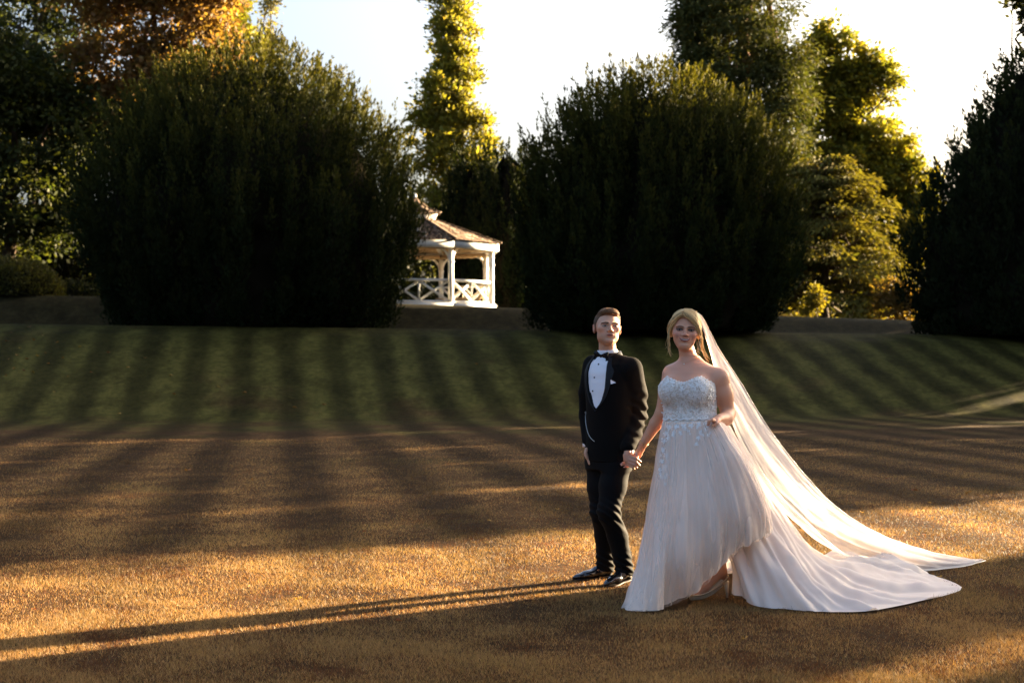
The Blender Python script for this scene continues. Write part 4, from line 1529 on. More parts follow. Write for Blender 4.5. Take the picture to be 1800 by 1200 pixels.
def build_groom():
    root = empty('person', (0.62, GD, 0.0), 'person in black dinner suit and bow tie walking hand in hand, head turned up', 'person')
    rc = np.array([0.62, GD, 0.0])
    YAW = math.radians(-48)
    fr = np.array([math.sin(YAW), -math.cos(YAW), 0])        # the way the chest faces
    lf = np.array([math.cos(YAW), math.sin(YAW), 0])         # his left

    head = Head(P(1067.5, 576.5, GD - 0.01), math.radians(8), math.radians(6), math.radians(3), 1.0, 1.12)
    neck0 = P(1069, 625, GD + 0.03)
    chest = P(1072, 660, GD + 0.02)
    shL, shR = P(1110, 650, GD - 0.11), P(1042, 645, GD + 0.15)
    elL, wrL = P(1121, 728, GD - 0.04), P(1104, 792, GD - 0.17)
    elR, wrR = P(1033, 730, GD + 0.17), P(1034, 782, GD + 0.06)
    hipL, hipR = P(1087, 800, GD - 0.05), P(1056, 800, GD + 0.06)
    knL, knR = P(1069, 898, GD - 0.12), P(1057, 900, GD + 0.05)
    anL, anR = P(1099, 996, GD + 0.0), P(1064, 990, GD + 0.22)
    toL, toR = P(1066, 1023, GD - 0.16), P(1011, 1014, GD + 0.12)
    # torso sections, world z
    zs = np.array([0.78, 0.90, 1.00, 1.10, 1.20, 1.30, 1.37, 1.42, 1.455, 1.49])
    ta = np.array([0.165, 0.165, 0.158, 0.160, 0.168, 0.176, 0.172, 0.150, 0.10, 0.062])
    tb = np.array([0.115, 0.118, 0.115, 0.118, 0.122, 0.122, 0.115, 0.100, 0.080, 0.062])
    cx = np.interp(zs, [0.78, 1.2, 1.49], [P(1070, 800, GD)[0], P(1073, 700, GD)[0], neck0[0]])
    cy = np.interp(zs, [0.78, 1.2, 1.49], [GD + 0.0, GD + 0.01, GD + 0.03])

    # ---- body: one skin from crown to soles (most of it under the clothes)
    S = Sculpt((0.30, 8.72, 0.0), (1.02, 9.62, 1.83), 0.0045, [(0.74, 0.012), (0.90, 0.0035), (1.48, 0.009), (1.83, 0.0028)])
    head.sculpt(S)
    S.cap(head.w((0, 0.012, -0.055)), neck0 + [0, 0, -0.03], 0.052, 0.060, 0.02)
    S.loft(zs, ta - 0.012, tb - 0.012, cx, cy, YAW, 0.03)
    for a, b, c in ((shL, elL, wrL), (shR, elR, wrR)):
        S.chain([a, b, c], [0.055, 0.040, 0.027], 0.02)
    for a, b, c, t in ((hipL, knL, anL, toL), (hipR, knR, anR, toR)):
        S.chain([a, b, c], [0.078, 0.050, 0.034], 0.03)
        S.cap(c + [0, 0, -0.02], np.array([*(c * 0.75 + t * 0.25)[:2], 0.045]), 0.026, 0.018, 0.02)
    # left hand: palm, then four fingers closing to the right over hers, thumb behind
    D = 9.04
    pk = [P(1109, 803, D - .01), P(1108, 808, D - .015), P(1106.5, 813, D - .012), P(1104.5, 817, D - .004)]
    S.cap(P(1103, 793, D + 0.01), P(1103, 807, D), 0.020, 0.026, 0.012, flat=((0.2, 1, 0), 1.5))
    S.cap(P(1100, 800, D), P(1105, 813, D), 0.018, 0.016, 0.012, flat=((0.2, 1, 0), 1.4))
    mid = [P(1118.5, 805.5, D - .035), P(1118, 811.5, D - .04), P(1116, 817, D - .036), P(1112.5, 821, D - .024)]
    tip = [P(1126, 811, D - .022), P(1124, 817.5, D - .026), P(1119.5, 822, D - .022), P(1115, 824, D - .010)]
    for i in range(4):
        r = [0.0098, 0.0102, 0.0097, 0.0084][i]
        S.chain([pk[i] - (mid[i] - pk[i]) * .3, pk[i], mid[i], tip[i]], [r * .9, r * 1.03, r * .95, r * .78], 0.003)
    S.chain([P(1106, 799, D + .015), P(1114, 801, D + .035), P(1121, 806, D + .032)], [0.013, 0.0105, 0.009], 0.005)
    # right hand slipping into the trouser pocket
    S.cap(wrR, P(1032, 797, GD + 0.02), 0.024, 0.030, 0.012, flat=((1, 0.3, 0), 1.6))
    for i in range(4):
        o = (i - 1.5) * 0.018
        S.chain([P(1032, 796, GD + 0.02 + o), P(1033, 806, GD + 0.0 + o), P(1036, 815, GD - 0.01 + o)], [0.0095, 0.009, 0.008], 0.003)
    S.chain([P(1031, 789, GD - .01), P(1029, 796, GD - .03), P(1031, 804, GD - .035)], [0.012, 0.010, 0.009], 0.004)
    V, F = S.mesh()
    V = relax(V, F, 1, 0.4)
    w = head.w
    red = (0.54, 0.22, 0.14)
    sk = paint(V, SK_M, [(w((0, -0.11, -0.028)), 0.016, red, .5), (w((0.042, -0.07, -0.025)), 0.022, red, .45), (w((-0.042, -0.07, -0.025)), 0.022, red, .45),
                         (w((0.08, 0, -0.01)), 0.022, red, .6), (w((-0.08, 0, -0.01)), 0.022, red, .6),
                         (w((0, -0.07, -0.085)), (0.05, 0.04, 0.022), (0.33, 0.20, 0.14), .55), (w((0, -0.10, -0.046)), (0.02, 0.02, 0.006), (0.25, 0.15, 0.11), .55),
                         (w((0.031, -0.09, 0.006)), 0.012, (0.27, 0.14, 0.10), .6), (w((-0.031, -0.09, 0.006)), 0.012, (0.27, 0.14, 0.10), .6),
                         (P(1114, 812, D), 0.06, (0.44, 0.21, 0.14), .7)])
    body = mesh_np('body', V, F, skin_mat('skin', SK_M), root, col=sk, smooth=True)
    fm = V[:, 2] > 1.45
    tree = bvh(V, F)

    # ---- face details
    M_FACE = attr_mat('face_paint', 0.5, 0.25)

    def fp(name, lower, upper, colr, par=body, n=9, m=4, off=0.0012, thick=0.0012, rough=None):
        G = head.face_patch(tree, lower, upper, n, m, off)
        v, f = sheet(G, thick)
        return mesh_np(name, v, f, M_FACE if rough is None else rough, par, col=np.tile(colr, (len(v), 1)), smooth=True)

    M_EYE = attr_mat('wet_eye', 0.12, 0.6)
    for sx in (-1, 1):
        ex = sx * 0.031
        lo = [(ex - 0.0125, 0.0015), (ex - 0.006, -0.0035), (ex + 0.006, -0.0035), (ex + 0.0125, 0.0018)]
        up = [(ex - 0.0125, 0.0018), (ex - 0.006, 0.0044), (ex + 0.006, 0.0046), (ex + 0.0125, 0.0020)]
        e = fp('eye', lo, up, (0.34, 0.29, 0.26), rough=M_EYE)
        ii = ex + 0.001
        fp('iris', [(ii - 0.0052, 0.0012), (ii, -0.0036), (ii + 0.0052, 0.0012)], [(ii - 0.0052, 0.0024), (ii, 0.0060), (ii + 0.0052, 0.0024)], (0.018, 0.018, 0.018), e, 7, 4, 0.0022, rough=M_EYE)
        fp('upper_lid', [(ex - 0.0138, 0.0012), (ex - 0.006, 0.0052), (ex + 0.006, 0.0055), (ex + 0.0138, 0.0016)], [(ex - 0.0138, 0.0030), (ex - 0.006, 0.0080), (ex + 0.006, 0.0082), (ex + 0.0138, 0.0032)], (0.05, 0.025, 0.018), e, 9, 3, 0.003)
        s_ = sx
        fp('eyebrow', [(s_ * 0.011, 0.0155), (s_ * 0.028, 0.0195), (s_ * 0.050, 0.0150)], [(s_ * 0.011, 0.0235), (s_ * 0.028, 0.0272), (s_ * 0.051, 0.0185)], (0.060, 0.032, 0.018), body, 10, 3, 0.0022, 0.002)
    fp('lips', [(-0.0225, -0.0585), (-0.008, -0.0665), (0.008, -0.0665), (0.0225, -0.0575)], [(-0.0225, -0.0580), (-0.006, -0.0515), (0.006, -0.0515), (0.0225, -0.0570)], (0.33, 0.12, 0.095), n=13, m=8, off=0.002)
    fp('mouth_opening', [(-0.019, -0.0588), (-0.006, -0.0605), (0.008, -0.0605), (0.019, -0.0580)], [(-0.019, -0.0580), (-0.006, -0.0565), (0.008, -0.0562), (0.019, -0.0575)], (0.06, 0.02, 0.018), n=9, m=3, off=0.0034)
    for sx in (-1, 1):
        fp('nostril', [(sx * 0.0042, -0.0350), (sx * 0.0100, -0.0345)], [(sx * 0.0042, -0.0330), (sx * 0.0100, -0.0322)], (0.06, 0.025, 0.02), n=4, m=3, off=0.001)

    # ---- hair: short sides, longer swept top
    H = Sculpt(head.c + [-0.13, -0.14, -0.08], head.c + [0.13, 0.16, 0.17], 0.0035)
    H.ell(w((0, 0.017, 0.034)), np.array((0.0772 * head.wide, 0.0968, 0.0885)), 0.01, head.R)
    H.ell(w((0.0, -0.020, 0.094)), (0.064, 0.070, 0.027), 0.02, head.R)
    H.ell(w((0.014, -0.056, 0.092)), (0.044, 0.026, 0.017), 0.016, head.R)
    Rt = head.R.T

    def cut(X):
        l = (X - head.c) @ head.R
        x, y, z = l[..., 0], l[..., 1], l[..., 2]
        # the hairline: above the forehead, round the temples, in front of and round the ears, to the nape
        zl = 0.078 - 0.012 * np.clip((np.abs(x) - 0.030) / 0.03, 0, 1.4)
        front = np.where(y < -0.045, zl, zl + (y + 0.045) * (-1.65))
        front = np.where(y > 0.012, -0.012 - (y - 0.012) * 0.5, front)
        front = np.maximum(front, -0.062)
        return z - front
    H.carve(lambda X: cut(X), (head.c - 0.2), (head.c + 0.2), 0.006)
    H.warp(lambda X: 0.0016 * fbm(((X - head.c) @ head.R) * np.array([60, 18, 40]), 1.0, 2), head.c - 0.14, head.c + 0.18)
    hv, hf = H.mesh()
    hl = (hv - head.c) @ head.R
    top = sstep(0.055, 0.085, hl[:, 2])[:, None]
    side = np.array([0.085, 0.055, 0.035])
    hc = side * (1 - top) + np.array([0.105, 0.052, 0.024]) * top
    fade = sstep(0.03, -0.03, hl[:, 2])[:, None] * 0.55
    hc = hc * (1 - fade) + SK_M * 0.7 * fade
    hc = hc * (1 + 0.35 * fbm(hl * np.array([90, 25, 60]), 1.0, 2))[:, None]
    hair = mesh_np('hair', hv, hf, attr_mat('short_hair', 0.75, 0.12, 0.0), root, col=hc, smooth=True)
    curves = []
    rng = np.random.default_rng(4)
    htree = bvh(hv, hf)
    for i in range(260):
        x0 = rng.uniform(-0.045, 0.05)
        y0 = rng.uniform(-0.075, 0.05)
        dx, dy = 0.022 + 0.02 * rng.random(), -0.004 + 0.02 * rng.random()
        c = []
        for t in np.linspace(0, 1, 5):
            o = w((x0 + dx * t, y0 + dy * t, 0.25))
            p, nn, _, _ = htree.ray_cast(Vector(o), Vector(-(head.R @ np.array([0, 0, 1.0]))))
            if p is not None:
                c.append(np.array(p) + np.array(nn) * (0.0006 + 0.005 * math.sin(math.pi * min(t * .8, 1))))
        if len(c) == 5:
            curves.append(np.array(c))
    sv, sf = strands(curves, 0.0014, n=3)
    mesh_np('hair_strands', sv, sf, attr_mat('hair_strand', 0.45, 0.4), hair, col=np.clip(np.array([0.20, 0.115, 0.055]) * (1 + 0.6 * rng.standard_normal((len(curves), 1)).repeat(sv.shape[0] // len(curves), 0)), 0.02, 0.5), smooth=True)

    # ---- shirt
    M_SHIRT = mat('shirt_cotton', (0.74, 0.76, 0.82), 0.7, 0.15, sheen=0.1)
    S = Sculpt((0.34, 8.95, 0.95), (0.95, 9.62, 1.58), 0.005)
    S.loft(zs, ta + 0.002, tb + 0.004, cx, cy, YAW, 0.02, zlim=(0.97, 1.49), noise=lambda X: 0.0035 * fbm(X * np.array([5, 5, 22]), 1.0, 2) - 0.002 * np.sin(X[..., 2] * 55 + 14 * X[..., 0]) * sstep(1.34, 1.2, X[..., 2]))
    col0, col1 = neck0 + [0, 0, -0.012], neck0 + np.array([-0.004, -0.008, 0.036])
    S.cap(col0, col1, 0.072, 0.068, 0.012)
    S.cap(neck0 + [0, 0, 0.0], neck0 + np.array([-0.004, -0.006, 0.12]), 0.0655, 0.064, 0.002, op='sub')
    S.carve(lambda X: 1.535 + (X - neck0) @ fr * -0.12 - X[..., 2] + 0.0 * X[..., 0] if False else -(X[..., 2] - (neck0[2] + 0.043 - ((X - neck0) @ fr) * 0.12)), (0.34, 8.95, 1.40), (0.95, 9.6, 1.6), 0.003)
    v, f = S.mesh()
    v = relax(v, f, 1)
    shirt = mesh_np('shirt', v, f, M_SHIRT, root, smooth=True)
    shirt_m = (v, f)

    # ---- jacket with sleeves, opened over the shirt front
    M_JKT = mat('black_wool', (0.0045, 0.0042, 0.0042), 0.85, 0.06, sheen=0.02)
    M_JKT.node_tree.nodes['Principled BSDF'].inputs['Sheen Tint'].default_value = (0.9, 0.75, 0.55, 1)
    M_SATIN = mat('black_satin', (0.005, 0.0055, 0.008), 0.5, 0.18)

    def folds(X):
        q = fbm(X * np.array([7, 7, 4]), 1.0, 2) * 0.004
        # sleeve creases around the elbow
        e = np.exp(-0.5 * ((X[..., 2] - elL[2]) / 0.09) ** 2) * sstep(P(1092, 700, GD)[0], P(1112, 700, GD)[0], X[..., 0])
        q = q + e * 0.0075 * np.sin(X[..., 2] * 90 + X[..., 0] * 60 + 3 * noise3(X, 9)) + 0.0 * q
        return q
    S = Sculpt((0.30, 8.90, 0.76), (1.0, 9.64, 1.56), 0.0045)
    S.loft(np.concatenate([[0.70], zs]), np.concatenate([[0.178], ta + 0.014]), np.concatenate([[0.135], tb + 0.016]), np.concatenate([[cx[0]], cx]), np.concatenate([[cy[0]], cy]), YAW, 0.03, zlim=(0.795, 1.485))
    S.cap(neck0 + lf * 0.05 + [0, 0, -0.035], shL + [0, 0, 0.022], 0.050, 0.056, 0.03)
    S.cap(neck0 - lf * 0.05 + [0, 0, -0.035], shR + [0, 0, 0.022], 0.050, 0.056, 0.03)
    S.chain([shL, P(1119, 690, GD - .07), elL, P(1113, 762, GD - .1), wrL + [0, 0, 0.025]], [0.074, 0.070, 0.062, 0.056, 0.049], 0.018)
    S.chain([shR, P(1034, 690, GD + .16), elR, wrR + [0, 0, 0.03]], [0.068, 0.062, 0.054, 0.042], 0.018)
    S.warp(folds, (0.3, 8.9, 0.76), (1.0, 9.64, 1.56))
    # sleeve ends
    S.carve(lambda X: np.maximum(np.maximum(X[..., 2] - (wrL[2] + 0.005 - 0.25 * (X[..., 0] - wrL[0])), wrL[0] - 0.05 - X[..., 0]), X[..., 1] - (wrL[1] + 0.09)) if False else np.linalg.norm((X - (wrL + [0.006, 0, -0.035])) / np.array([1.25, 1.25, 0.85]), axis=-1) - 0.055, wrL - 0.12, wrL + 0.12, 0.003)
    # the opening over the shirt: half width by height, in the jacket's own front plane
    zo = [1.135, 1.16, 1.20, 1.26, 1.32, 1.38, 1.44, 1.50, 1.56]
    wo = [0.0, 0.034, 0.057, 0.076, 0.084, 0.085, 0.076, 0.070, 0.07]
    zc = np.interp

    def opening(X):
        z = X[..., 2]
        c = np.stack([np.interp(z, zs, cx), np.interp(z, zs, cy)], -1)
        q = X[..., :2] - c
        u = q @ lf[:2]
        v_ = q @ fr[:2]
        wv = np.interp(z, zo, wo)
        return np.maximum(np.maximum(np.abs(u) - wv, 0.0 - v_), 1.135 - z)
    S.carve(opening, (0.3, 8.9, 1.10), (1.0, 9.64, 1.58), 0.003)
    S.cap(neck0 + [0, 0, -0.03], neck0 + np.array([0, 0, 0.14]), 0.0735, 0.075, 0.004, op='sub')
    v, f = S.mesh()
    v = relax(v, f, 1, 0.4)
    jacket = mesh_np('jacket', v, f, M_JKT, root, smooth=True)
    jt = bvh(v, f)
    jm = (v, f)

    # lapels: satin bands from the collar to the point of the opening
    def lapel(side):
        rows = []
        zz = np.linspace(1.118, 1.462, 26)
        for z in zz:
            c = np.array([np.interp(z, zs, cx), np.interp(z, zs, cy)])
            w0 = np.interp(z, zo, wo) + 0.001 if z > 1.135 else 0.001
            lw = np.interp(z, [1.118, 1.15, 1.25, 1.345, 1.36, 1.385, 1.392, 1.42, 1.462], [0.002, 0.014, 0.028, 0.042, 0.054, 0.043, 0.034, 0.029, 0.016])
            row = []
            for t in np.linspace(0, 1, 6):
                u = side * (w0 + lw * t)
                o = np.array([c[0], c[1], z]) + lf * u + fr * 0.5
                zt = 0.03 * t * (1 if 1.33 < z < 1.40 else 0)
                o[2] += zt * 0.4
                p, n_, _, _ = jt.ray_cast(Vector(o), Vector(-fr))
                if p is None or np.array(p) @ fr < c @ fr[:2] - 0.02:
                    p = Vector(np.array([c[0], c[1], z]) + lf * u + fr * 0.10) if not row else Vector(row[-1])
                row.append(np.array(p) + fr * 0.0045)
            rows.append(row)
        G = np.array(rows)
        for _ in range(2):
            G[1:-1] = G[1:-1] * 0.5 + (G[:-2] + G[2:]) * 0.25
        return G
    for sd in (-1, 1):
        G = lapel(sd)
        v_, f_ = sheet(G, 0.004)
        mesh_np('lapel', v_, f_, M_SATIN, jacket, smooth=False)
    # collar of the jacket round the back of the neck
    th = np.linspace(math.radians(35), math.radians(325), 40)
    G = np.zeros((40, 4, 3))
    for i, t in enumerate(th):
        dd = fr * math.cos(t) + lf * math.sin(t)
        k = 0.5 - 0.5 * math.cos(t)
        for j, (r, dz) in enumerate(((0.074, 0.008 + 0.022 * k), (0.082, 0.010 + 0.022 * k), (0.094, -0.012 + 0.01 * k), (0.104, -0.035))):
            G[i, j] = neck0 + dd * r + [0, 0, dz]
    v_, f_ = sheet(G, 0.003)
    mesh_np('collar', v_, f_, M_SATIN, jacket, smooth=True)

    # waistcoat seen in the opening below the lapels
    M_VEST = mat('waistcoat_cloth', (0.008, 0.0085, 0.011), 0.7, 0.15)
    S = Sculpt((0.36, 8.95, 0.90), (0.95, 9.5, 1.25), 0.005)
    S.loft(zs, ta + 0.007, tb + 0.010, cx, cy, YAW, 0.01, zlim=(0.92, 1.24))

    def vneck(X):
        z = X[..., 2]
        c = np.stack([np.interp(z, zs, cx), np.interp(z, zs, cy)], -1)
        q = X[..., :2] - c
        return np.maximum(np.maximum(np.abs(q @ lf[:2]) - np.interp(z, [1.135, 1.15, 1.2, 1.26], [0, 0.02, 0.045, 0.066]), -(q @ fr[:2])), 1.135 - z)
    S.carve(vneck, (0.3, 8.9, 1.10), (1.0, 9.64, 1.3), 0.003)
    v, f = S.mesh()
    mesh_np('waistcoat', v, f, M_VEST, root, smooth=True)

    # ---- trousers
    M_TRS = mat('black_trouser_wool', (0.0045, 0.0045, 0.005), 0.8, 0.08, sheen=0.02)
    M_TRS.node_tree.nodes['Principled BSDF'].inputs['Sheen Tint'].default_value = (1.0, 0.85, 0.6, 1)
    S = Sculpt((0.34, 8.85, 0.03), (0.98, 9.64, 1.0), 0.005)
    S.loft([0.70, 0.78, 0.9, 0.97], [0.155, 0.172, 0.168, 0.160], [0.12, 0.125, 0.125, 0.118], [cx[0]] * 4, [cy[0]] * 4, YAW, 0.03, zlim=(0.74, 0.97))
    for h_, k_, a_, sg in ((hipL, knL, anL, 1), (hipR, knR, anR, -1)):
        mid1 = h_ * 0.45 + k_ * 0.55
        calf = k_ * 0.55 + a_ * 0.45 + np.array([0.012, 0.02, 0])
        hem = a_ + np.array([0.0, 0.0, -0.045])
        S.chain([h_, mid1, k_ + [0, -0.01, 0], calf, hem], [0.098, 0.086, 0.070, 0.063, 0.060], 0.03)

    def tf(X):
        z = X[..., 2]
        kn = np.exp(-0.5 * ((z - 0.46) / 0.06) ** 2) * 0.005 * np.sin(z * 130 + X[..., 0] * 90 + X[..., 1] * 40)
        br = np.exp(-0.5 * ((z - 0.12) / 0.05) ** 2) * 0.005 * np.sin(z * 150 + X[..., 0] * 70 + 30 * X[..., 1])
        return kn + br + 0.005 * fbm(X * np.array([9, 9, 3.5]), 1.0, 2)
    S.warp(tf, (0.3, 8.8, 0.0), (1.0, 9.7, 1.0))
    for a_ in (anL, anR):
        S.carve(lambda X, a_=a_: X[..., 2] - (a_[2] - 0.050) - 0.16 * ((X - a_) @ fr), (a_ - [0.14, 0.14, 0.2]), a_ + [0.14, 0.14, 0.05], 0.003)
    v, f = S.mesh()
    v = relax(v, f, 1, 0.4)
    mesh_np('trousers', v, f, M_TRS, root, smooth=True)

    # ---- socks
    M_SOCK = mat('black_sock', (0.005, 0.005, 0.006), 0.9, 0.05)
    for a_ in (anL, anR):
        tv, tfc = tube([a_ + [0, 0, .10], a_, a_ + [0, 0, -0.05]], [0.043, 0.041, 0.040], 14)
        mesh_np('sock', tv, tfc, M_SOCK, root, smooth=True)

    # ---- shoes
    M_SHOE = mat('polished_leather', (0.008, 0.008, 0.010), 0.12, 0.6, coat=0.6)
    M_SOLE = mat('leather_sole', (0.02, 0.012, 0.008), 0.6, 0.2)
    for a_, t_, lift in ((anL, toL, 0.018), (anR, toR, 0.0)):
        heel = np.array([a_[0], a_[1], 0.0])
        toe = np.array([t_[0], t_[1], 0.0])
        d = unit(toe - heel)
        heel = heel - d * 0.065
        toe = toe + d * 0.015
        sd = np.array([-d[1], d[0], 0])
        S = Sculpt(np.minimum(heel, toe) - [0.10, 0.10, 0.0] - [0, 0, 0.02], np.maximum(heel, toe) + [0.10, 0.10, 0.18], 0.0045)
        up = lambda k_, z: heel + (toe - heel) * k_ + np.array([0, 0, z + lift * (1 - k_)])
        S.cap(up(0.14, 0.052), up(0.40, 0.052), 0.034, 0.036, 0.02)
        S.cap(up(0.40, 0.046), up(0.66, 0.034), 0.038, 0.042, 0.025, flat=((0, 0, 1), 1.5))
        S.cap(up(0.62, 0.032), up(0.86, 0.026), 0.041, 0.030, 0.02, flat=((0, 0, 1), 1.7))
        S.cap(up(0.82, 0.025), up(0.965, 0.021), 0.028, 0.014, 0.015, flat=((0, 0, 1), 1.5))
        S.cap(up(0.13, 0.07), up(0.22, 0.112), 0.034, 0.038, 0.02)
        S.cap(up(0.16, 0.10), up(0.19, 0.17), 0.030, 0.034, 0.005, op='sub')
        S.carve(lambda X: X[..., 2] - 0.014 - lift * (1 - np.clip(((X - heel) @ d) / 0.3, 0, 1)), (heel - 0.2), (heel + 0.4), 0.003)
        # toe cap and quarter seams
        for kk in (0.70, 0.44):
            S.bump(up(kk, 0.05), (0.004, 0.004, 0.03), 0.0) if False else None
            S.warp(lambda X, kk=kk: 0.0018 * np.exp(-0.5 * ((((X - heel) @ d) / np.linalg.norm(toe - heel) - kk - 0.35 * ((X - heel) @ sd) ** 2 / 0.0016 * 0.03) / 0.006) ** 2), np.minimum(heel, toe) - 0.1, np.maximum(heel, toe) + 0.15)
        v, f = S.mesh()
        v = relax(v, f, 2, 0.4)
        shoe = mesh_np('shoe', v, f, M_SHOE, root, smooth=True)
        # sole welt and heel block
        n = 40
        tt = np.linspace(0, 2 * np.pi, n, endpoint=False)
        k_ = 0.5 - 0.5 * np.cos(tt)
        wd = np.interp(k_, [0, 0.06, 0.2, 0.42, 0.68, 0.88, 0.97, 1], [0, 0.026, 0.034, 0.031, 0.046, 0.036, 0.016, 0])
        ol = heel + (toe - heel) * (k_ * 1.02 - 0.005)[:, None] + sd * (np.sign(np.sin(tt)) * wd)[:, None]
        zt = 0.016 + lift * (1 - np.clip(k_ / 0.75, 0, 1))
        zb = 0.004 + lift * (1 - np.clip(k_ / 0.75, 0, 1))
        Vs = np.concatenate([ol + np.stack([0 * zt, 0 * zt, zt], -1), ol + np.stack([0 * zb, 0 * zb, zb], -1)])
        i = np.arange(n)
        j = (i + 1) % n
        m_ = n // 2
        Fs = np.stack([i, j, j + n, i + n], 1)
        capf = np.array([[a, a + 1, (n - a - 1) % n, (n - a) % n] for a in range(1, m_ - 1)])
        mesh_np('sole', Vs, [np.concatenate([Fs, capf, capf[:, ::-1] + n])], M_SOLE, shoe)
        Rf = np.stack([d, sd, [0, 0, 1]], 1)
        bv, bf = box(heel + d * 0.032 + np.array([0, 0, 0.008 + lift]), (0.06, 0.056, 0.026), Rf)
        bv[:, 2] = np.maximum(bv[:, 2], 0.0)
        mesh_np('heel', bv, bf, M_SOLE, shoe)
        lc = []
        for q in range(4):
            kk = 0.31 + 0.055 * q
            zq = 0.098 - 0.0125 * q
            lc.append(np.array([up(kk, zq) + sd * 0.017, up(kk + 0.01, zq + 0.006), up(kk + 0.015, zq) - sd * 0.017]))
        b0 = up(0.30, 0.106)
        for s_ in (-1, 1):
            lc.append(smooth_curve([b0, b0 + d * 0.03 + sd * s_ * 0.02 + [0, 0, 0.012], b0 + d * 0.055 + sd * s_ * 0.026 + [0, 0, -0.006], b0 + d * 0.035 + sd * s_ * 0.012 + [0, 0, -0.004], b0], 10))
        lv, lf_ = strands(lc, 0.0018, taper=False)
        mesh_np('lace', lv, lf_, mat('shoe_lace', (0.01, 0.01, 0.01), 0.8), shoe, smooth=True)

    # ---- bow tie
    M_TIE = mat('tie_satin', (0.004, 0.004, 0.005), 0.6, 0.15)
    kc = P(1056.5, 625.5, GD) 
    tc = neck0 + fr * 0.085 + np.array([0, 0, 0.004])
    kc = np.array([kc[0], tc[1], kc[2]])
    S = Sculpt(kc - 0.1, kc + 0.1, 0.003)
    tl = unit(lf + np.array([0, 0, -0.10]))
    S.ell(kc + fr * 0.004, (0.010, 0.010, 0.012), 0.004)
    for s_ in (-1, 1):
        o = kc + tl * s_ * 0.030
        Rb = np.stack([tl, -fr, np.cross(tl, -fr)], 1)

        def wing(X, o=o, s_=s_, Rb=Rb):
            q = (X - kc) @ Rb
            a = q[..., 0] * s_
            hh = np.interp(a, [0, 0.008, 0.05, 0.062], [0.007, 0.010, 0.030, 0.031])
            tk = np.interp(a, [0, 0.02, 0.05, 0.064], [0.007, 0.009, 0.006, 0.004])
            return np.maximum(np.maximum(np.abs(q[..., 2]) - hh, np.abs(q[..., 1] + 0.006 * np.sin(q[..., 2] * 130)) - tk), np.maximum(-a, a - 0.062))
        S.blend(kc - 0.075, kc + 0.075, wing, 0.004)
    v, f = S.mesh()
    v = relax(v, f, 2)
    tie = mesh_np('bow_tie', v, f, M_TIE, root, smooth=True)

    # ---- shirt studs, pocket square, watch chain, cuffs
    st = bvh(*shirt_m)
    M_STUD = mat('onyx_stud', (0.01, 0.01, 0.012), 0.15, 0.6)
    th = np.linspace(0, np.pi, 7)
    ph = np.arange(10) * 2 * np.pi / 10
    for u, v_ in ((1052.3, 640), (1045, 663.2), (1042.2, 687), (1041.5, 703)):
        p = hit_px(st, u, v_, 0.001)
        if p is None:
            continue
        T, Q = np.meshgrid(th, ph, indexing='ij')
        sv = np.stack([np.sin(T) * np.cos(Q), np.sin(T) * np.sin(Q), np.cos(T)], -1).reshape(-1, 3) * np.array([0.0058, 0.0046, 0.0058]) + p
        sf = np.array([[i * 10 + j, i * 10 + (j + 1) % 10, (i + 1) * 10 + (j + 1) % 10, (i + 1) * 10 + j] for i in range(6) for j in range(10)])
        mesh_np('shirt_stud', sv, sf, M_STUD, shirt, smooth=True)
    G = px_patch(jt, ruled([(1073.5, 667.5), (1073.8, 675)], [(1074.2, 667.2), (1083, 672.5)], 5, 5), 0.005, fallback=9.1)
    v_, f_ = sheet(G, 0.003)
    mesh_np('pocket_square', v_, f_, M_SHIRT, jacket, smooth=True)
    cpts = [(1030.5, 725), (1030.8, 735), (1032, 748), (1035.5, 762), (1040, 770), (1046, 775.5)]
    cp = []
    for u, v_ in cpts:
        h_ = hit_px(jt, u, v_, 0.006)
        if h_ is not None:
            cp.append(h_)
    if len(cp) > 3:
        tv, tfc = tube(smooth_curve(cp, 24), 0.0019, 6)
        ch = mesh_np('watch_chain', tv, tfc, mat('silver', (0.6, 0.58, 0.55), 0.3, 0.5, 1.0), root, smooth=True)
        a_ = np.linspace(0, 2 * np.pi, 14)
        rp = cp[0] + np.stack([np.cos(a_) * 0.006, 0 * a_ - 0.002, np.sin(a_) * 0.006], -1)
        rv, rf = tube(rp, 0.0016, 6, cap=False)
        mesh_np('chain_ring', rv, rf, ch.data.materials[0], ch, smooth=True)
    wv, wf = tube([wrR + [0, 0, 0.035], wrR + [0, 0, 0.012], wrR + [0, -0.004, -0.012]], [0.036, 0.037, 0.037], 16)
    mesh_np('cuff', wv, wf, M_SHIRT, shirt, smooth=True)
    wv, wf = tube([wrL + [0.005, 0.0, 0.02], wrL + [0.003, 0, 0.004], wrL + [0.0, 0, -0.006]], [0.034, 0.035, 0.035], 16)
    mesh_np('cuff', wv, wf, M_SHIRT, shirt, smooth=True)
    return root


build_groom()
# ------------------------------------------------------------------ the bride
BD = 8.75
SK_F = np.array([0.62, 0.315, 0.20])


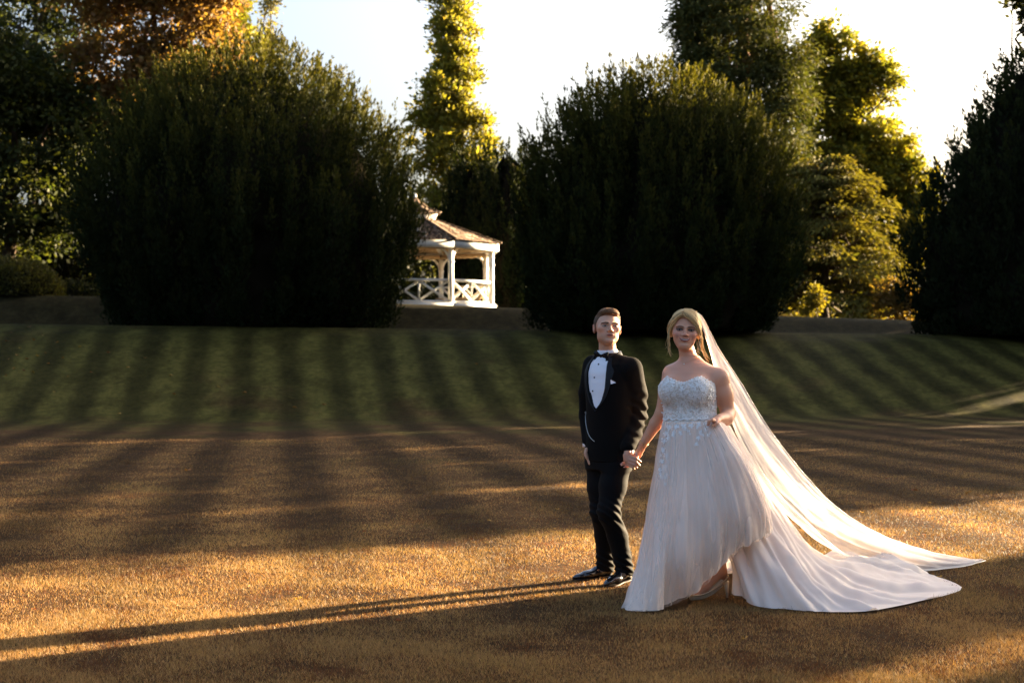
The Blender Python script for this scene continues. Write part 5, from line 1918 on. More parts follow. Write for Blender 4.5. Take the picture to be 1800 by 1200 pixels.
def tulle_mat(name, color, alpha, trans=0.45, fine=900.0, rough=0.6):
    """Fine netting: thread and gap, part of the light goes straight through."""
    m = bpy.data.materials.new(name)
    m.use_nodes = True
    N, L = m.node_tree.nodes, m.node_tree.links
    b = N['Principled BSDF']
    b.inputs['Base Color'].default_value = (*color, 1)
    b.inputs['Roughness'].default_value = rough
    b.inputs['Specular IOR Level'].default_value = 0.15
    b.inputs['Sheen Weight'].default_value = 0.1
    tr = N.new('ShaderNodeBsdfTranslucent')
    tr.inputs['Color'].default_value = (*color, 1)
    ms = N.new('ShaderNodeMixShader')
    ms.inputs['Fac'].default_value = trans
    L.new(b.outputs[0], ms.inputs[1])
    L.new(tr.outputs[0], ms.inputs[2])
    if alpha < 1:
        tp = N.new('ShaderNodeBsdfTransparent')
        m2 = N.new('ShaderNodeMixShader')
        # seen edge on, the threads close up
        lw = N.new('ShaderNodeLayerWeight')
        lw.inputs['Blend'].default_value = 0.35
        mr = N.new('ShaderNodeMapRange')
        mr.inputs['To Min'].default_value = alpha
        mr.inputs['To Max'].default_value = min(1.0, alpha + 0.45)
        L.new(lw.outputs['Facing'], mr.inputs['Value'])
        L.new(mr.outputs[0], m2.inputs['Fac'])
        L.new(tp.outputs[0], m2.inputs[1])
        L.new(ms.outputs[0], m2.inputs[2])
        L.new(m2.outputs[0], N['Material Output'].inputs['Surface'])
    else:
        L.new(ms.outputs[0], N['Material Output'].inputs['Surface'])
    return m


def build_bride():
    rc = np.array([1.20, BD, 0.0])
    root = empty('person', rc, 'person in white strapless wedding gown with long veil, lifting her skirt and smiling', 'person')
    YAW = math.radians(-24)
    fr = np.array([math.sin(YAW), -math.cos(YAW), 0])
    lf = np.array([math.cos(YAW), math.sin(YAW), 0])
    head = Head(P(1204, 580.5, BD), math.radians(-5), math.radians(-1), math.radians(4), 1.0, 1.17)
    neck0 = P(1214, 634, BD + 0.03)
    shL, shR = P(1265, 664, BD - 0.055), P(1182, 657, BD + 0.085)
    elL, wrL = P(1280, 727, BD - 0.02), P(1263, 736, BD - 0.215)
    elR, wrR = P(1164, 725, BD + 0.13), P(1131, 779, BD + 0.24)
    zs = np.array([0.80, 0.90, 1.00, 1.08, 1.14, 1.20, 1.26, 1.32, 1.37, 1.405, 1.44, 1.47])
    ta = np.array([0.20, 0.20, 0.185, 0.160, 0.158, 0.164, 0.168, 0.170, 0.165, 0.145, 0.085, 0.055])
    tb = np.array([0.16, 0.16, 0.145, 0.122, 0.118, 0.118, 0.116, 0.108, 0.098, 0.082, 0.064, 0.052])
    cx = np.interp(zs, [0.8, 1.08, 1.3, 1.47], [P(1216, 800, BD)[0], P(1213, 738, BD)[0], P(1212, 670, BD)[0], neck0[0]])
    cy = np.interp(zs, [0.8, 1.3, 1.47], [BD + 0.0, BD + 0.0, BD + 0.03])
    bustc = lambda s_: np.array([np.interp(1.25, zs, cx), np.interp(1.25, zs, cy), 0]) + lf * s_ * 0.078 + fr * 0.085 + np.array([0, 0, 1.262])

    def torso(S, infl=0.0, zlim=None, noise=None):
        S.loft(zs, ta, tb, cx, cy, YAW, 0.03, infl=infl, zlim=zlim, noise=noise)
        for s_ in (-1, 1):
            S.ell(bustc(s_), np.array((0.086, 0.080, 0.088)) + infl, 0.04)

    S = Sculpt((0.60, 8.40, 0.0), (1.52, 9.16, 1.78), 0.0045, [(0.16, 0.006), (0.78, 0.016), (0.88, 0.0035), (1.06, 0.006), (1.13, 0.0035), (1.46, 0.0055), (1.78, 0.0028)])
    head.sculpt(S, True)
    S.cap(head.w((0, 0.010, -0.060)), neck0 + [0, 0, -0.03], 0.046, 0.054, 0.02)
    S.ell(head.w((0, -0.045, -0.100)), (0.034, 0.03, 0.018), 0.03)
    torso(S)
    S.cap(neck0 + [0, 0, -0.035], shL + [0, 0, 0.0], 0.042, 0.050, 0.04)
    S.cap(neck0 + [0, 0, -0.035], shR + [0, 0, 0.0], 0.042, 0.050, 0.04)
    S.bump(neck0 + fr * 0.07 + [0, 0, -0.035], (0.02, 0.02, 0.016), -0.006)
    # upper arms and forearms
    S.chain([shL, P(1272, 692, BD - .045), elL], [0.057, 0.055, 0.043], 0.03)
    S.chain([elL, P(1277, 735, BD - .11), wrL], [0.044, 0.040, 0.028], 0.015)
    S.chain([shR, P(1173, 690, BD + .105), elR], [0.057, 0.053, 0.042], 0.02)
    S.chain([elR, P(1153, 744, BD + .17), wrR], [0.042, 0.040, 0.026], 0.015)
    # her right hand drops into his, fingers round behind the palm
    D = 9.055
    S.cap(wrR, P(1122, 798, D), 0.025, 0.023, 0.012, flat=((0.5, 0.9, 0), 1.3))
    S.cap(P(1122, 796, D), P(1114, 808, D + .012), 0.024, 0.020, 0.012, flat=((0.4, 0.9, 0), 1.5))
    ks = [P(1112, 806, D + .02), P(1110, 809, D + .018), P(1109, 813, D + .014), P(1109, 816, D + .008)]
    ms = [P(1101, 811, D + .028), P(1099, 814, D + .024), P(1099, 817, D + .016), P(1102, 820, D + .006)]
    ts = [P(1094, 813.5, D + .010), P(1091.5, 815.5, D + .004), P(1092.5, 818, D - .002), P(1097, 821, D - .006)]
    for k_, m_, t_ in zip(ks, ms, ts):
        S.chain([k_, m_, t_], [0.0092, 0.0082, 0.0064], 0.003)
    S.chain([P(1119, 797, D - .01), P(1120, 803, D - .028), P(1118, 808, D - .036)], [0.012, 0.0095, 0.0078], 0.004)
    # her left hand, closed over a gather of the skirt
    hL = P(1258, 739.5, BD - 0.27)
    S.cap(wrL, hL, 0.025, 0.026, 0.012, flat=((0, 0, 1), 1.3))
    for i in range(4):
        o = hL + np.array([-0.012, -0.012, 0.0]) + lf * 0.0 + np.array([0.004, 0.018, 0]) * (i - 1.5) + np.array([0, -0.012, 0.004])
        k_ = o + np.array([-0.012, -0.014, 0.006])
        m_ = k_ + np.array([-0.022, -0.006, -0.010])
        t_ = m_ + np.array([-0.006, 0.004, -0.024])
        S.chain([o, k_, m_, t_], [0.0105, 0.0095, 0.0086, 0.0068], 0.003)
    S.chain([hL + [0.010, -0.014, 0.0], hL + [0.000, -0.038, -0.012], hL + [-0.014, -0.046, -0.028]], [0.012, 0.010, 0.0076], 0.004)
    # legs under the gown and the foot that steps forward
    kn1 = P(1240, 880, BD - 0.10)
    an1 = P(1268, 1003, BD - 0.10)
    S.chain([P(1232, 800, BD), kn1, P(1262, 960, BD - .07), an1], [0.085, 0.055, 0.050, 0.031], 0.03)
    ball = P(1240, 1036, BD - 0.13)
    toe = P(1225, 1047, BD - 0.165)
    heel = P(1274, 1017, BD - 0.07)
    S.chain([an1, heel + [0, 0, 0.012]], [0.031, 0.026], 0.02)
    S.chain([an1 + [-.012, -.01, -.01], ball + [0, 0, 0.016], toe + [0, 0, 0.006]], [0.031, 0.026, 0.014], 0.02, flat=((0.3, 0.2, 1), 1.2))
    S.chain([P(1205, 800, BD + .05), P(1200, 890, BD + .10), P(1196, 1000, BD + .22)], [0.085, 0.055, 0.033], 0.03)
    S.cap(P(1196, 1000, BD + .22), P(1182, 1018, BD + 0.06), 0.03, 0.02, 0.02)
    V, F = S.mesh()
    V = relax(V, F, 1, 0.4)
    w = head.w
    red = (0.58, 0.20, 0.15)
    dark = (0.10, 0.05, 0.04)
    sk = paint(V, SK_F, [(w((0, -0.11, -0.028)), 0.014, red, .30), (w((0.040, -0.075, -0.026)), 0.02, red, .55), (w((-0.040, -0.075, -0.026)), 0.02, red, .55),
                         (w((0.031, -0.09, 0.008)), (0.014, 0.013, 0.0085), dark, .9), (w((-0.031, -0.09, 0.008)), (0.014, 0.013, 0.0085), dark, .9),
                         (w((0.04, -0.09, -0.046)), (0.006, 0.02, 0.012), (0.28, 0.12, 0.085), .5), (w((-0.04, -0.09, -0.046)), (0.006, 0.02, 0.012), (0.28, 0.12, 0.085), .5),
                         (neck0 + fr * .08 + [0, 0, -.08], 0.07, (0.62, 0.30, 0.20), .6), (P(1112, 812, D), 0.06, (0.50, 0.23, 0.16), .7)])
    body = mesh_np('body', V, F, skin_mat('bride_skin', SK_F), root, col=sk, smooth=True)
    tree = bvh(V, F)
    M_FACE = attr_mat('make_up', 0.42, 0.3)
    M_EYE = attr_mat('bride_eye', 0.12, 0.6)

    def fp(name, lower, upper, colr, par=body, n=9, m=4, off=0.0012, thick=0.0012, mm=None):
        G = head.face_patch(tree, lower, upper, n, m, off)
        v, f = sheet(G, thick)
        return mesh_np(name, v, f, mm or M_FACE, par, col=np.tile(colr, (len(v), 1)), smooth=True)
    for sx in (-1, 1):
        ex = sx * 0.031
        e = fp('eye', [(ex - 0.0125, 0.0012), (ex - 0.006, -0.0022), (ex + 0.006, -0.0022), (ex + 0.0125, 0.0012)], [(ex - 0.0125, 0.0014), (ex - 0.006, 0.0056), (ex + 0.006, 0.0056), (ex + 0.0125, 0.0014)], (0.34, 0.31, 0.29), mm=M_EYE)
        fp('iris', [(ex - 0.0055, 0.0008), (ex, -0.0026), (ex + 0.0055, 0.0008)], [(ex - 0.0055, 0.0018), (ex, 0.0054), (ex + 0.0055, 0.0018)], (0.025, 0.022, 0.02), e, 7, 4, 0.0022, mm=M_EYE)
        fp('lashes', [(ex - 0.0160, 0.0004), (ex - 0.006, 0.0046), (ex + 0.006, 0.0046), (ex + 0.0160, 0.0004)], [(ex - 0.0190, 0.0056), (ex - 0.006, 0.0090), (ex + 0.006, 0.0090), (ex + 0.0190, 0.0062)], (0.010, 0.006, 0.006), e, 9, 3, 0.0035)
        fp('lower_lashes', [(ex - 0.0145, 0.0004), (ex - 0.006, -0.0046), (ex + 0.006, -0.0046), (ex + 0.0145, 0.0004)], [(ex - 0.0145, 0.0016), (ex - 0.006, -0.0018), (ex + 0.006, -0.0018), (ex + 0.0145, 0.0016)], (0.03, 0.018, 0.015), e, 9, 3, 0.0026)
        fp('eyebrow', [(sx * 0.011, 0.0175), (sx * 0.030, 0.0235), (sx * 0.050, 0.0175)], [(sx * 0.011, 0.0225), (sx * 0.030, 0.0275), (sx * 0.051, 0.0190)], (0.05, 0.027, 0.016), body, 10, 3, 0.002, 0.0015)
        fp('nostril', [(sx * 0.0045, -0.0348), (sx * 0.0095, -0.0343)], [(sx * 0.0045, -0.0332), (sx * 0.0095, -0.0325)], (0.09, 0.03, 0.025), n=4, m=3, off=0.001)
    lips = fp('lips', [(-0.0300, -0.0495), (-0.018, -0.0630), (0, -0.0685), (0.018, -0.0630), (0.0300, -0.0495)], [(-0.0300, -0.0485), (-0.011, -0.0500), (0, -0.0508), (0.011, -0.0500), (0.0300, -0.0485)], (0.30, 0.06, 0.055), n=17, m=9, off=0.0024)
    fp('teeth', [(-0.0225, -0.0525), (-0.013, -0.0590), (0, -0.0615), (0.013, -0.0590), (0.0225, -0.0525)], [(-0.0225, -0.0515), (-0.010, -0.0532), (0, -0.0540), (0.010, -0.0532), (0.0225, -0.0515)], (0.50, 0.44, 0.39), lips, 13, 4, 0.0042)

    # ---- hair: blonde, swept from a side parting into a low knot, loose locks round the face
    H = Sculpt(head.c + [-0.15, -0.16, -0.14], head.c + [0.17, 0.22, 0.18], 0.0038)
    H.ell(w((0, 0.020, 0.036)), np.array((0.0890, 0.1030, 0.0915)), 0.01, head.R)
    H.ell(w((0.012, 0.02, 0.074)), (0.074, 0.082, 0.054), 0.03, head.R)
    H.ell(w((0.010, 0.112, 0.010)), (0.058, 0.044, 0.055), 0.03, head.R)
    # the fringe swept across to her left, and the sides over the ears
    fringe = [smooth_curve([(-0.012, -0.070, 0.100), (0.026, -0.086, 0.078), (0.054, -0.072, 0.038), (0.070, -0.036, -0.006), (0.074, 0.02, -0.03)], 16),
              smooth_curve([(-0.016, -0.068, 0.102), (-0.050, -0.066, 0.074), (-0.071, -0.040, 0.032), (-0.074, 0.0, -0.012), (-0.066, 0.05, -0.03)], 16)]
    for fc in fringe:
        H.chain([w(q_) for q_ in fc], [0.0175] * 16, 0.003)

    def face_open(X):
        l = (X - head.c) @ head.R
        x, y, z = l[..., 0], l[..., 1], l[..., 2]
        hl_ = 0.082 - 4.5 * (x + 0.012) ** 2 - np.where(x > 0.0, 0.35 * np.clip(x, 0, 1), 0)
        side = np.where(x > 0, 0.054 - 0.10 * np.clip(0.05 - z, 0, .1), 0.063)
        return np.maximum(np.maximum(z - hl_, np.abs(x) - side), y + 0.030)
    H.carve(face_open, head.c - 0.2, head.c + 0.2, 0.008)
    H.carve(lambda X: ((X - head.c) @ head.R)[..., 2] + 0.055, head.c - 0.2, head.c + 0.2, 0.01)
    H.warp(lambda X: 0.002 * fbm(((X - head.c) @ head.R) * np.array([70, 22, 40]), 1.0, 2), head.c - 0.2, head.c + 0.22)
    hv, hf = H.mesh()
    hv = relax(hv, hf, 6, 0.5)
    hl = (hv - head.c) @ head.R
    BL = np.array([0.56, 0.375, 0.17])
    hc = BL * (1 + 0.28 * fbm(hl * np.array([120, 30, 60]), 1.0, 2))[:, None]
    root_dark = np.exp(-0.5 * (((hl - np.array([0.0, -0.085, 0.09])) / np.array([0.03, 0.02, 0.010])) ** 2).sum(-1))[:, None]
    hc = hc * (1 - 0.5 * root_dark)
    M_HAIR = attr_mat('blonde_hair', 0.5, 0.3, 0.03)
    hair = mesh_np('hair', hv, hf, M_HAIR, root, col=np.clip(hc, 0.02, 0.9), smooth=True)
    htree = bvh(hv, hf)
    rng = np.random.default_rng(8)
    curves = []

    def lay(cs, off):
        out = []
        for l in cs:
            o = w(l)
            q, nn, _, dist = htree.find_nearest(Vector(o))
            out.append(np.array(q) + np.array(nn) * off if q is not None and dist < 0.05 else o)
        return smooth_curve(np.array(out), 12)
    for i in range(150):
        j = rng.random()
        dz = rng.normal() * 0.006
        if i % 2:
            pts = [(-0.012 + 0.004 * j, -0.080 + 0.10 * j, 0.108 + 0.006 * j), (0.034, -0.092 + 0.11 * j, 0.078 + 0.03 * j + dz), (0.066, -0.066 + 0.10 * j, 0.034 + 0.03 * j + dz), (0.086, -0.02 + 0.07 * j, -0.004 + dz), (0.075, 0.045 + 0.05 * j, -0.025 + dz)]
        else:
            pts = [(-0.016 - 0.004 * j, -0.078 + 0.10 * j, 0.108 + 0.006 * j), (-0.054, -0.072 + 0.10 * j, 0.078 + 0.025 * j + dz), (-0.080, -0.044 + 0.09 * j, 0.034 + 0.03 * j + dz), (-0.088, 0.0 + 0.06 * j, -0.008 + dz), (-0.06, 0.07 + 0.05 * j, -0.02 + dz)]
        curves.append(lay(pts, 0.0015 + 0.002 * rng.random()))
    for i in range(60):
        a = rng.random() * 6.28
        b_ = rng.normal() * .4
        pts = [(0.010 + 0.05 * math.cos(a + t), 0.118 + 0.02 * math.sin(b_ + t), 0.010 + 0.048 * math.sin(a + t)) for t in np.linspace(0, 2.2, 6)]
        curves.append(lay(pts, 0.003))
    for fc in fringe:
        for i in range(75):
            j = rng.normal(size=3) * np.array([0.010, 0.006, 0.011])
            curves.append(lay([tuple(q_ * np.array([1.06, 1.06, 1.03]) + j * (0.5 + 0.5 * t_)) for q_, t_ in zip(fc[::3], np.linspace(0, 1, 6))], 0.0012 + 0.0025 * rng.random()))
    # loose tendrils
    for k_, cs in enumerate([[(-0.074, -0.05, 0.04), (-0.083, -0.052, -0.01), (-0.082, -0.050, -0.055), (-0.074, -0.050, -0.095), (-0.077, -0.048, -0.135), (-0.066, -0.046, -0.165)],
                             [(-0.076, -0.045, 0.03), (-0.086, -0.046, -0.02), (-0.085, -0.044, -0.06), (-0.078, -0.042, -0.10), (-0.082, -0.04, -0.13)],
                             [(0.045, -0.085, 0.062), (0.066, -0.066, 0.02), (0.074, -0.05, -0.03), (0.080, -0.04, -0.08), (0.078, -0.042, -0.13), (0.074, -0.045, -0.165)],
                             [(0.05, -0.080, 0.058), (0.072, -0.058, 0.01), (0.084, -0.035, -0.05), (0.098, -0.01, -0.10), (0.116, 0.0, -0.15), (0.130, 0.0, -0.185)],
                             [(0.06, -0.07, 0.04), (0.082, -0.04, -0.01), (0.095, -0.012, -0.06), (0.110, 0.01, -0.11), (0.138, 0.01, -0.175)]]):
        for q in range(7):
            jit = rng.normal(size=(len(cs), 3)) * np.linspace(0.002, 0.0085, len(cs))[:, None]
            curves.append(smooth_curve(w(np.array(cs) + jit), 12))
    sv, sf = strands(curves, 0.0014, n=4)
    per = len(sv) // len(curves)
    sc = np.clip(BL * 1.1 * (1 + 0.30 * rng.standard_normal((len(curves), 1)).repeat(per, 0)), 0.08, 0.9)
    mesh_np('hair_strands', sv, sf, M_HAIR, hair, col=sc, smooth=True)
    # beaded comb behind the parting
    M_BEAD = mat('pearl_bead', (0.75, 0.70, 0.62), 0.2, 0.6)
    M_GOLD = mat('gold', (0.55, 0.36, 0.14), 0.3, 0.5, 1.0)

    def beads(pts, r, mm, name, par):
        parts = []
        ph = np.arange(6) * np.pi / 3
        th = np.array([0.35, 1.05, 1.57, 2.09, 2.79])
        T, Q = np.meshgrid(th, ph, indexing='ij')
        sp = np.stack([np.sin(T) * np.cos(Q), np.sin(T) * np.sin(Q), np.cos(T)], -1).reshape(-1, 3)
        sf_ = np.array([[i * 6 + j, i * 6 + (j + 1) % 6, (i + 1) * 6 + (j + 1) % 6, (i + 1) * 6 + j] for i in range(4) for j in range(6)])
        for p in pts:
            parts.append((sp * r * (0.8 + 0.4 * rng.random()) + p, sf_))
        v, f = join(parts)
        return mesh_np(name, v, f, mm, par, smooth=True)
    comb = lay([(0.05, 0.02, 0.115), (0.078, 0.03, 0.07), (0.09, 0.035, 0.03), (0.09, 0.035, -0.01)], 0.003)
    beads(comb[::1], 0.0035, M_GOLD, 'hair_comb', hair)

    # ---- bodice
    M_LACE = mat('beaded_lace', (0.74, 0.69, 0.63), 0.45, 0.45)
    N, L, b = nt(M_LACE)
    tc = N.new('ShaderNodeTexCoord')
    vo = N.new('ShaderNodeTexVoronoi')
    vo.inputs['Scale'].default_value = 95
    L.new(tc.outputs['Object'], vo.inputs['Vector'])
    nz = N.new('ShaderNodeTexNoise')
    nz.inputs['Scale'].default_value = 34
    nz.inputs['Detail'].default_value = 3
    nz.inputs['Distortion'].default_value = 2.2
    L.new(tc.outputs['Object'], nz.inputs['Vector'])
    cr = N.new('ShaderNodeValToRGB')
    cr.color_ramp.elements[0].position = 0.42
    cr.color_ramp.elements[0].color = (0.66, 0.575, 0.50, 1)
    cr.color_ramp.elements[1].position = 0.58
    cr.color_ramp.elements[1].color = (0.82, 0.79, 0.76, 1)
    L.new(nz.outputs['Fac'], cr.inputs['Fac'])
    L.new(cr.outputs['Color'], b.inputs['Base Color'])
    mr = N.new('ShaderNodeMapRange')
    mr.inputs['To Min'].default_value = 0.12
    mr.inputs['To Max'].default_value = 0.7
    mr.inputs['From Max'].default_value = 0.6
    L.new(vo.outputs['Distance'], mr.inputs['Value'])
    L.new(mr.outputs[0], b.inputs['Roughness'])
    ad = N.new('ShaderNodeMath')
    ad.operation = 'SUBTRACT'
    L.new(nz.outputs['Fac'], ad.inputs[0])
    L.new(vo.outputs['Distance'], ad.inputs[1])
    bp = N.new('ShaderNodeBump')
    bp.inputs['Strength'].default_value = 0.85
    bp.inputs['Distance'].default_value = 0.006
    L.new(ad.outputs[0], bp.inputs['Height'])
    L.new(bp.outputs['Normal'], b.inputs['Normal'])
    S = Sculpt((0.80, 8.42, 1.03), (1.46, 9.06, 1.42), 0.0042)
    torso(S, 0.008, zlim=(1.045, 1.42))

    def above(X):
        z = X[..., 2]
        c = np.stack([np.interp(z, zs, cx), np.interp(z, zs, cy)], -1)
        q = X[..., :2] - c
        u = q @ lf[:2]
        v_ = q @ fr[:2]
        top = np.interp(u, [-0.18, -0.135, -0.115, -0.075, -0.02, 0.0, 0.03, 0.075, 0.105, 0.125, 0.16, 0.20], [1.285, 1.325, 1.352, 1.334, 1.318, 1.315, 1.322, 1.342, 1.352, 1.340, 1.315, 1.285])
        top = np.where(v_ < 0, 1.285 - 0.2 * np.clip(-v_, 0, .2), top)
        top = top + 0.003 * np.sin(u * 380)
        return top - z
    S.carve(lambda X: above(X), (0.7, 8.3, 1.2), (1.5, 9.1, 1.45), 0.002)
    v, f = S.mesh()
    v = relax(v, f, 1, 0.4)
    bodice = mesh_np('bodice', v, f, M_LACE, root, smooth=True)
    btree = bvh(v, f)
    # beads and lace sprigs worked on the bodice
    pts = []
    for i in range(420):
        u_, v_ = rng.uniform(1150, 1260), rng.uniform(660, 738)
        h_ = hit_px(btree, u_, v_, 0.0015)
        if h_ is not None:
            pts.append(h_)
    bd = beads(pts, 0.0026, M_BEAD, 'bead', bodice)
    tag(bd, kind='stuff')

    # ---- skirt: the outer tulle caught up in her hand, and the train beneath it
    M_T1 = tulle_mat('skirt_tulle', (0.90, 0.77, 0.675), 0.93, 0.35)
    M_T2 = tulle_mat('train_tulle', (0.90, 0.785, 0.70), 0.95, 0.35)
    M_LIN = tulle_mat('skirt_lining', (0.80, 0.68, 0.58), 1.0, 0.3)
    W = lambda L_: np.array([P(*q) for q in L_])
    over = [W([(1172, 739, 8.83), (1165, 800, 8.92), (1157, 880, 8.97), (1146, 960, 8.95), (1132, 1030, 8.90)]),
            W([(1166, 740, 8.75), (1154, 810, 8.72), (1142, 890, 8.67), (1128, 975, 8.58), (1101, 1071, 8.27)]),
            W([(1174, 741, 8.64), (1168, 815, 8.56), (1160, 900, 8.44), (1150, 990, 8.30), (1141, 1076, 8.18)]),
            W([(1193, 742, 8.58), (1192, 820, 8.46), (1188, 905, 8.33), (1182, 985, 8.26), (1174, 1062, 8.30)]),
            W([(1213, 741, 8.55), (1222, 820, 8.42), (1228, 905, 8.30), (1228, 980, 8.26), (1225, 1037, 8.33)]),
            W([(1230, 740, 8.53), (1250, 815, 8.38), (1264, 895, 8.28), (1267, 955, 8.28), (1261, 1003, 8.32)]),
            W([(1244, 739, 8.50), (1275, 805, 8.35), (1297, 875, 8.29), (1303, 925, 8.29), (1297, 966, 8.33)]),
            W([(1256, 738, 8.48), (1295, 800, 8.36), (1322, 862, 8.33), (1336, 905, 8.33), (1338, 946, 8.36)]),
            W([(1266, 739, 8.52), (1307, 800, 8.46), (1337, 862, 8.44), (1349, 905, 8.44), (1352, 936, 8.45)]),
            W([(1270, 741, 8.60), (1308, 810, 8.56), (1334, 870, 8.55), (1342, 915, 8.55), (1336, 950, 8.55)]),
            W([(1262, 742, 8.66), (1290, 820, 8.62), (1310, 890, 8.60), (1312, 935, 8.60), (1300, 985, 8.55)])]

    def fold(G, amp, freq, ph=0.0, start=0.12, seed=0.0, fine=0.0):
        n = sheet_normals(G)
        nu, nv = G.shape[:2]
        s_ = np.linspace(0, 1, nu)[:, None]
        t = np.linspace(0, 1, nv)[None]
        wv = np.sin(2 * np.pi * freq * (s_ + 0.05 * np.sin(3 * t + seed)) + ph) + 0.6 * np.sin(2 * np.pi * freq * 1.73 * s_ + 1.3 + seed + 1.2 * t) + 0.4 * np.sin(2 * np.pi * freq * 2.9 * s_ + seed * 2 - 1.5 * t)
        env = sstep(0, 1, np.clip((t - start * 0.3) / (1 - start), 0, 1)) * 0.8 + 0.2
        d = amp * wv * env
        d = d + 0.0022 * env * np.sin(2 * np.pi * (freq * 4.3 * s_ + 0.8 * np.sin(2.2 * t + seed) + 0.5 * noise3(G * np.array([6, 6, 2.0]), 1.0)))
        if fine:
            d = d + fine * fbm(G * np.array([9, 9, 2.2]), 1.0, 3)
        return G + n * d[..., None]

    def cloth(name, G, m, par, thick=0.0, lift=0.006):
        G = G.copy()
        g = np.maximum(G[..., 2], lift + 0 * G[..., 2])
        G[..., 2] = g
        return mesh_np(name, G.reshape(-1, 3), grid_faces(G.shape[0], G.shape[1]), m, par, smooth=True)
    G = resample_grid(over, 280, 120)
    G = fold(G, 0.013, 7.5, 0.4, seed=0.7, fine=0.014)
    # ragged light hem
    hem = 0.010 * fbm(np.stack([np.linspace(0, 22, 280), np.zeros(280), np.zeros(280)], -1), 1.0, 2)
    G[:, -8:, 2] += hem[:, None] * np.linspace(0, 1, 8)[None]
    skirt = cloth('skirt', G, M_T1, root, lift=0.010)
    G2 = resample_grid(over, 240, 100)
    n2 = sheet_normals(G2)
    s2 = -1 if (n2[120, 50] @ np.array([0, 1.0, 0])) > 0 else 1
    tt_ = np.linspace(0, 1, 100)[None, :, None]
    G2 = fold(G2 + n2 * s2 * 0.016 * tt_, 0.009, 9.0, 2.2, seed=4.2, fine=0.011)
    G2[:, -8:, 2] += 0.02 * fbm(np.stack([np.linspace(0, 31, 240), np.zeros(240), np.zeros(240)], -1), 1.0, 3)[:, None] * np.linspace(0, 1, 8)[None]
    cloth('sheer_overlay', G2, tulle_mat('sheer_tulle', (0.92, 0.80, 0.71), 0.20, 0.45), skirt, lift=0.012)
    G2 = resample_grid(over, 120, 70)
    n2 = sheet_normals(G2)
    s2 = 1 if (n2[60, 30] @ np.array([0, 1.0, 0])) > 0 else -1
    G2 = fold(G2 + n2 * s2 * 0.022, 0.007, 6.3, 1.4, seed=2.0)
    G2[..., 2] += np.linspace(0, 0.006, 70)[None]
    cloth('skirt_lining', G2, M_LIN, skirt, lift=0.014)
    under = [W([(1203, 746, 8.70), (1222, 850, 8.62), (1250, 935, 8.57), (1283, 990, 8.52), (1290, 1042, 8.50)]),
             W([(1233, 746, 8.68), (1268, 850, 8.60), (1296, 935, 8.52), (1312, 1005, 8.42), (1332, 1065, 8.32)]),
             W([(1253, 746, 8.70), (1300, 848, 8.63), (1345, 940, 8.52), (1388, 1022, 8.32), (1424, 1077, 8.17)]),
             W([(1266, 746, 8.74), (1320, 848, 8.70), (1376, 940, 8.62), (1440, 1030, 8.36), (1520, 1078, 8.16)]),
             W([(1274, 747, 8.80), (1336, 855, 8.80), (1398, 950, 8.76), (1482, 1030, 8.58), (1606, 1062, 8.46)]),
             W([(1280, 748, 8.86), (1347, 858, 8.90), (1418, 962, 8.96), (1530, 1021, 8.86), (1690, 1037, 8.96)]),
             W([(1279, 750, 8.93), (1346, 860, 9.00), (1424, 968, 9.15), (1520, 994, 9.40), (1632, 1011, 9.57)]),
             W([(1270, 751, 8.98), (1336, 864, 9.10), (1416, 970, 9.30), (1490, 984, 9.70), (1570, 994, 9.98)]),
             W([(1240, 750, 9.01), (1282, 862, 9.16), (1345, 955, 9.35), (1400, 984, 9.75), (1455, 985, 10.22)]),
             W([(1200, 748, 9.00), (1205, 860, 9.20), (1215, 950, 9.30), (1240, 1000, 9.45), (1300, 1006, 9.65)]),
             W([(1176, 744, 8.90), (1168, 860, 9.00), (1162, 950, 9.06), (1158, 1010, 9.10), (1156, 1028, 9.12)])]
    G = resample_grid(under, 330, 140)
    G = fold(G, 0.018, 9.5, 0.9, seed=1.1, fine=0.018)
    t = np.linspace(0, 1, 140)[None]
    hem = 0.05 * fbm(np.stack([np.linspace(0, 30, 330), np.zeros(330), np.zeros(330)], -1), 1.0, 3)
    back = sstep(0.5, 0.6, np.linspace(0, 1, 330)) * sstep(0.98, 0.8, np.linspace(0, 1, 330))
    # crumpled ruffles of the part that lies on the grass
    X_, Y_ = G[..., 0], G[..., 1]
    lay_ = np.clip((t - 0.58) / 0.25, 0, 1) * sstep(1.0, 0.84, t) * back[:, None]
    G[..., 2] += lay_ * (0.03 + 0.075 * (1 - np.abs(fbm(np.stack([X_ * 2.6 + Y_, Y_ * 7.0, 0 * X_], -1), 1.0, 2)) * 1.8).clip(0, 1) ** 2 * (0.55 + 0.45 * noise3(np.stack([X_, Y_, 0 * X_], -1), 2.3)))
    G[:, -14:, :2] += (hem * back)[:, None, None] * np.linspace(0, 1, 14)[None, :, None] * np.array([0.8, 0.6])
    edge = np.linspace(0, 1, 6) ** 2
    G[:, -6:, 2] -= lay_[:, -6:] * edge * 0.04
    train = cloth('train', G, M_T2, root, lift=0.012)
    G2 = resample_grid(under, 110, 60)
    n2 = sheet_normals(G2)
    s2 = 1 if (n2[30, 30] @ np.array([0, 1.0, 0])) > 0 else -1
    G2 = fold(G2[:64] + n2[:64] * s2 * 0.03, 0.008, 5.0, 2.0, seed=3.1)
    G2[..., 2] = np.maximum(G2[..., 2], 0.009)
    cloth('train_lining', G2, M_LIN, train, lift=0.009)

    # lace sprigs at the waist and down the left of the skirt
    M_APP = mat('lace_applique', (0.82, 0.80, 0.78), 0.5, 0.4)
    sk_tree = bvh(skirt_v := np.array([v_.co for v_ in skirt.data.vertices]) + rc, np.array([list(p_.vertices) for p_ in skirt.data.polygons]))

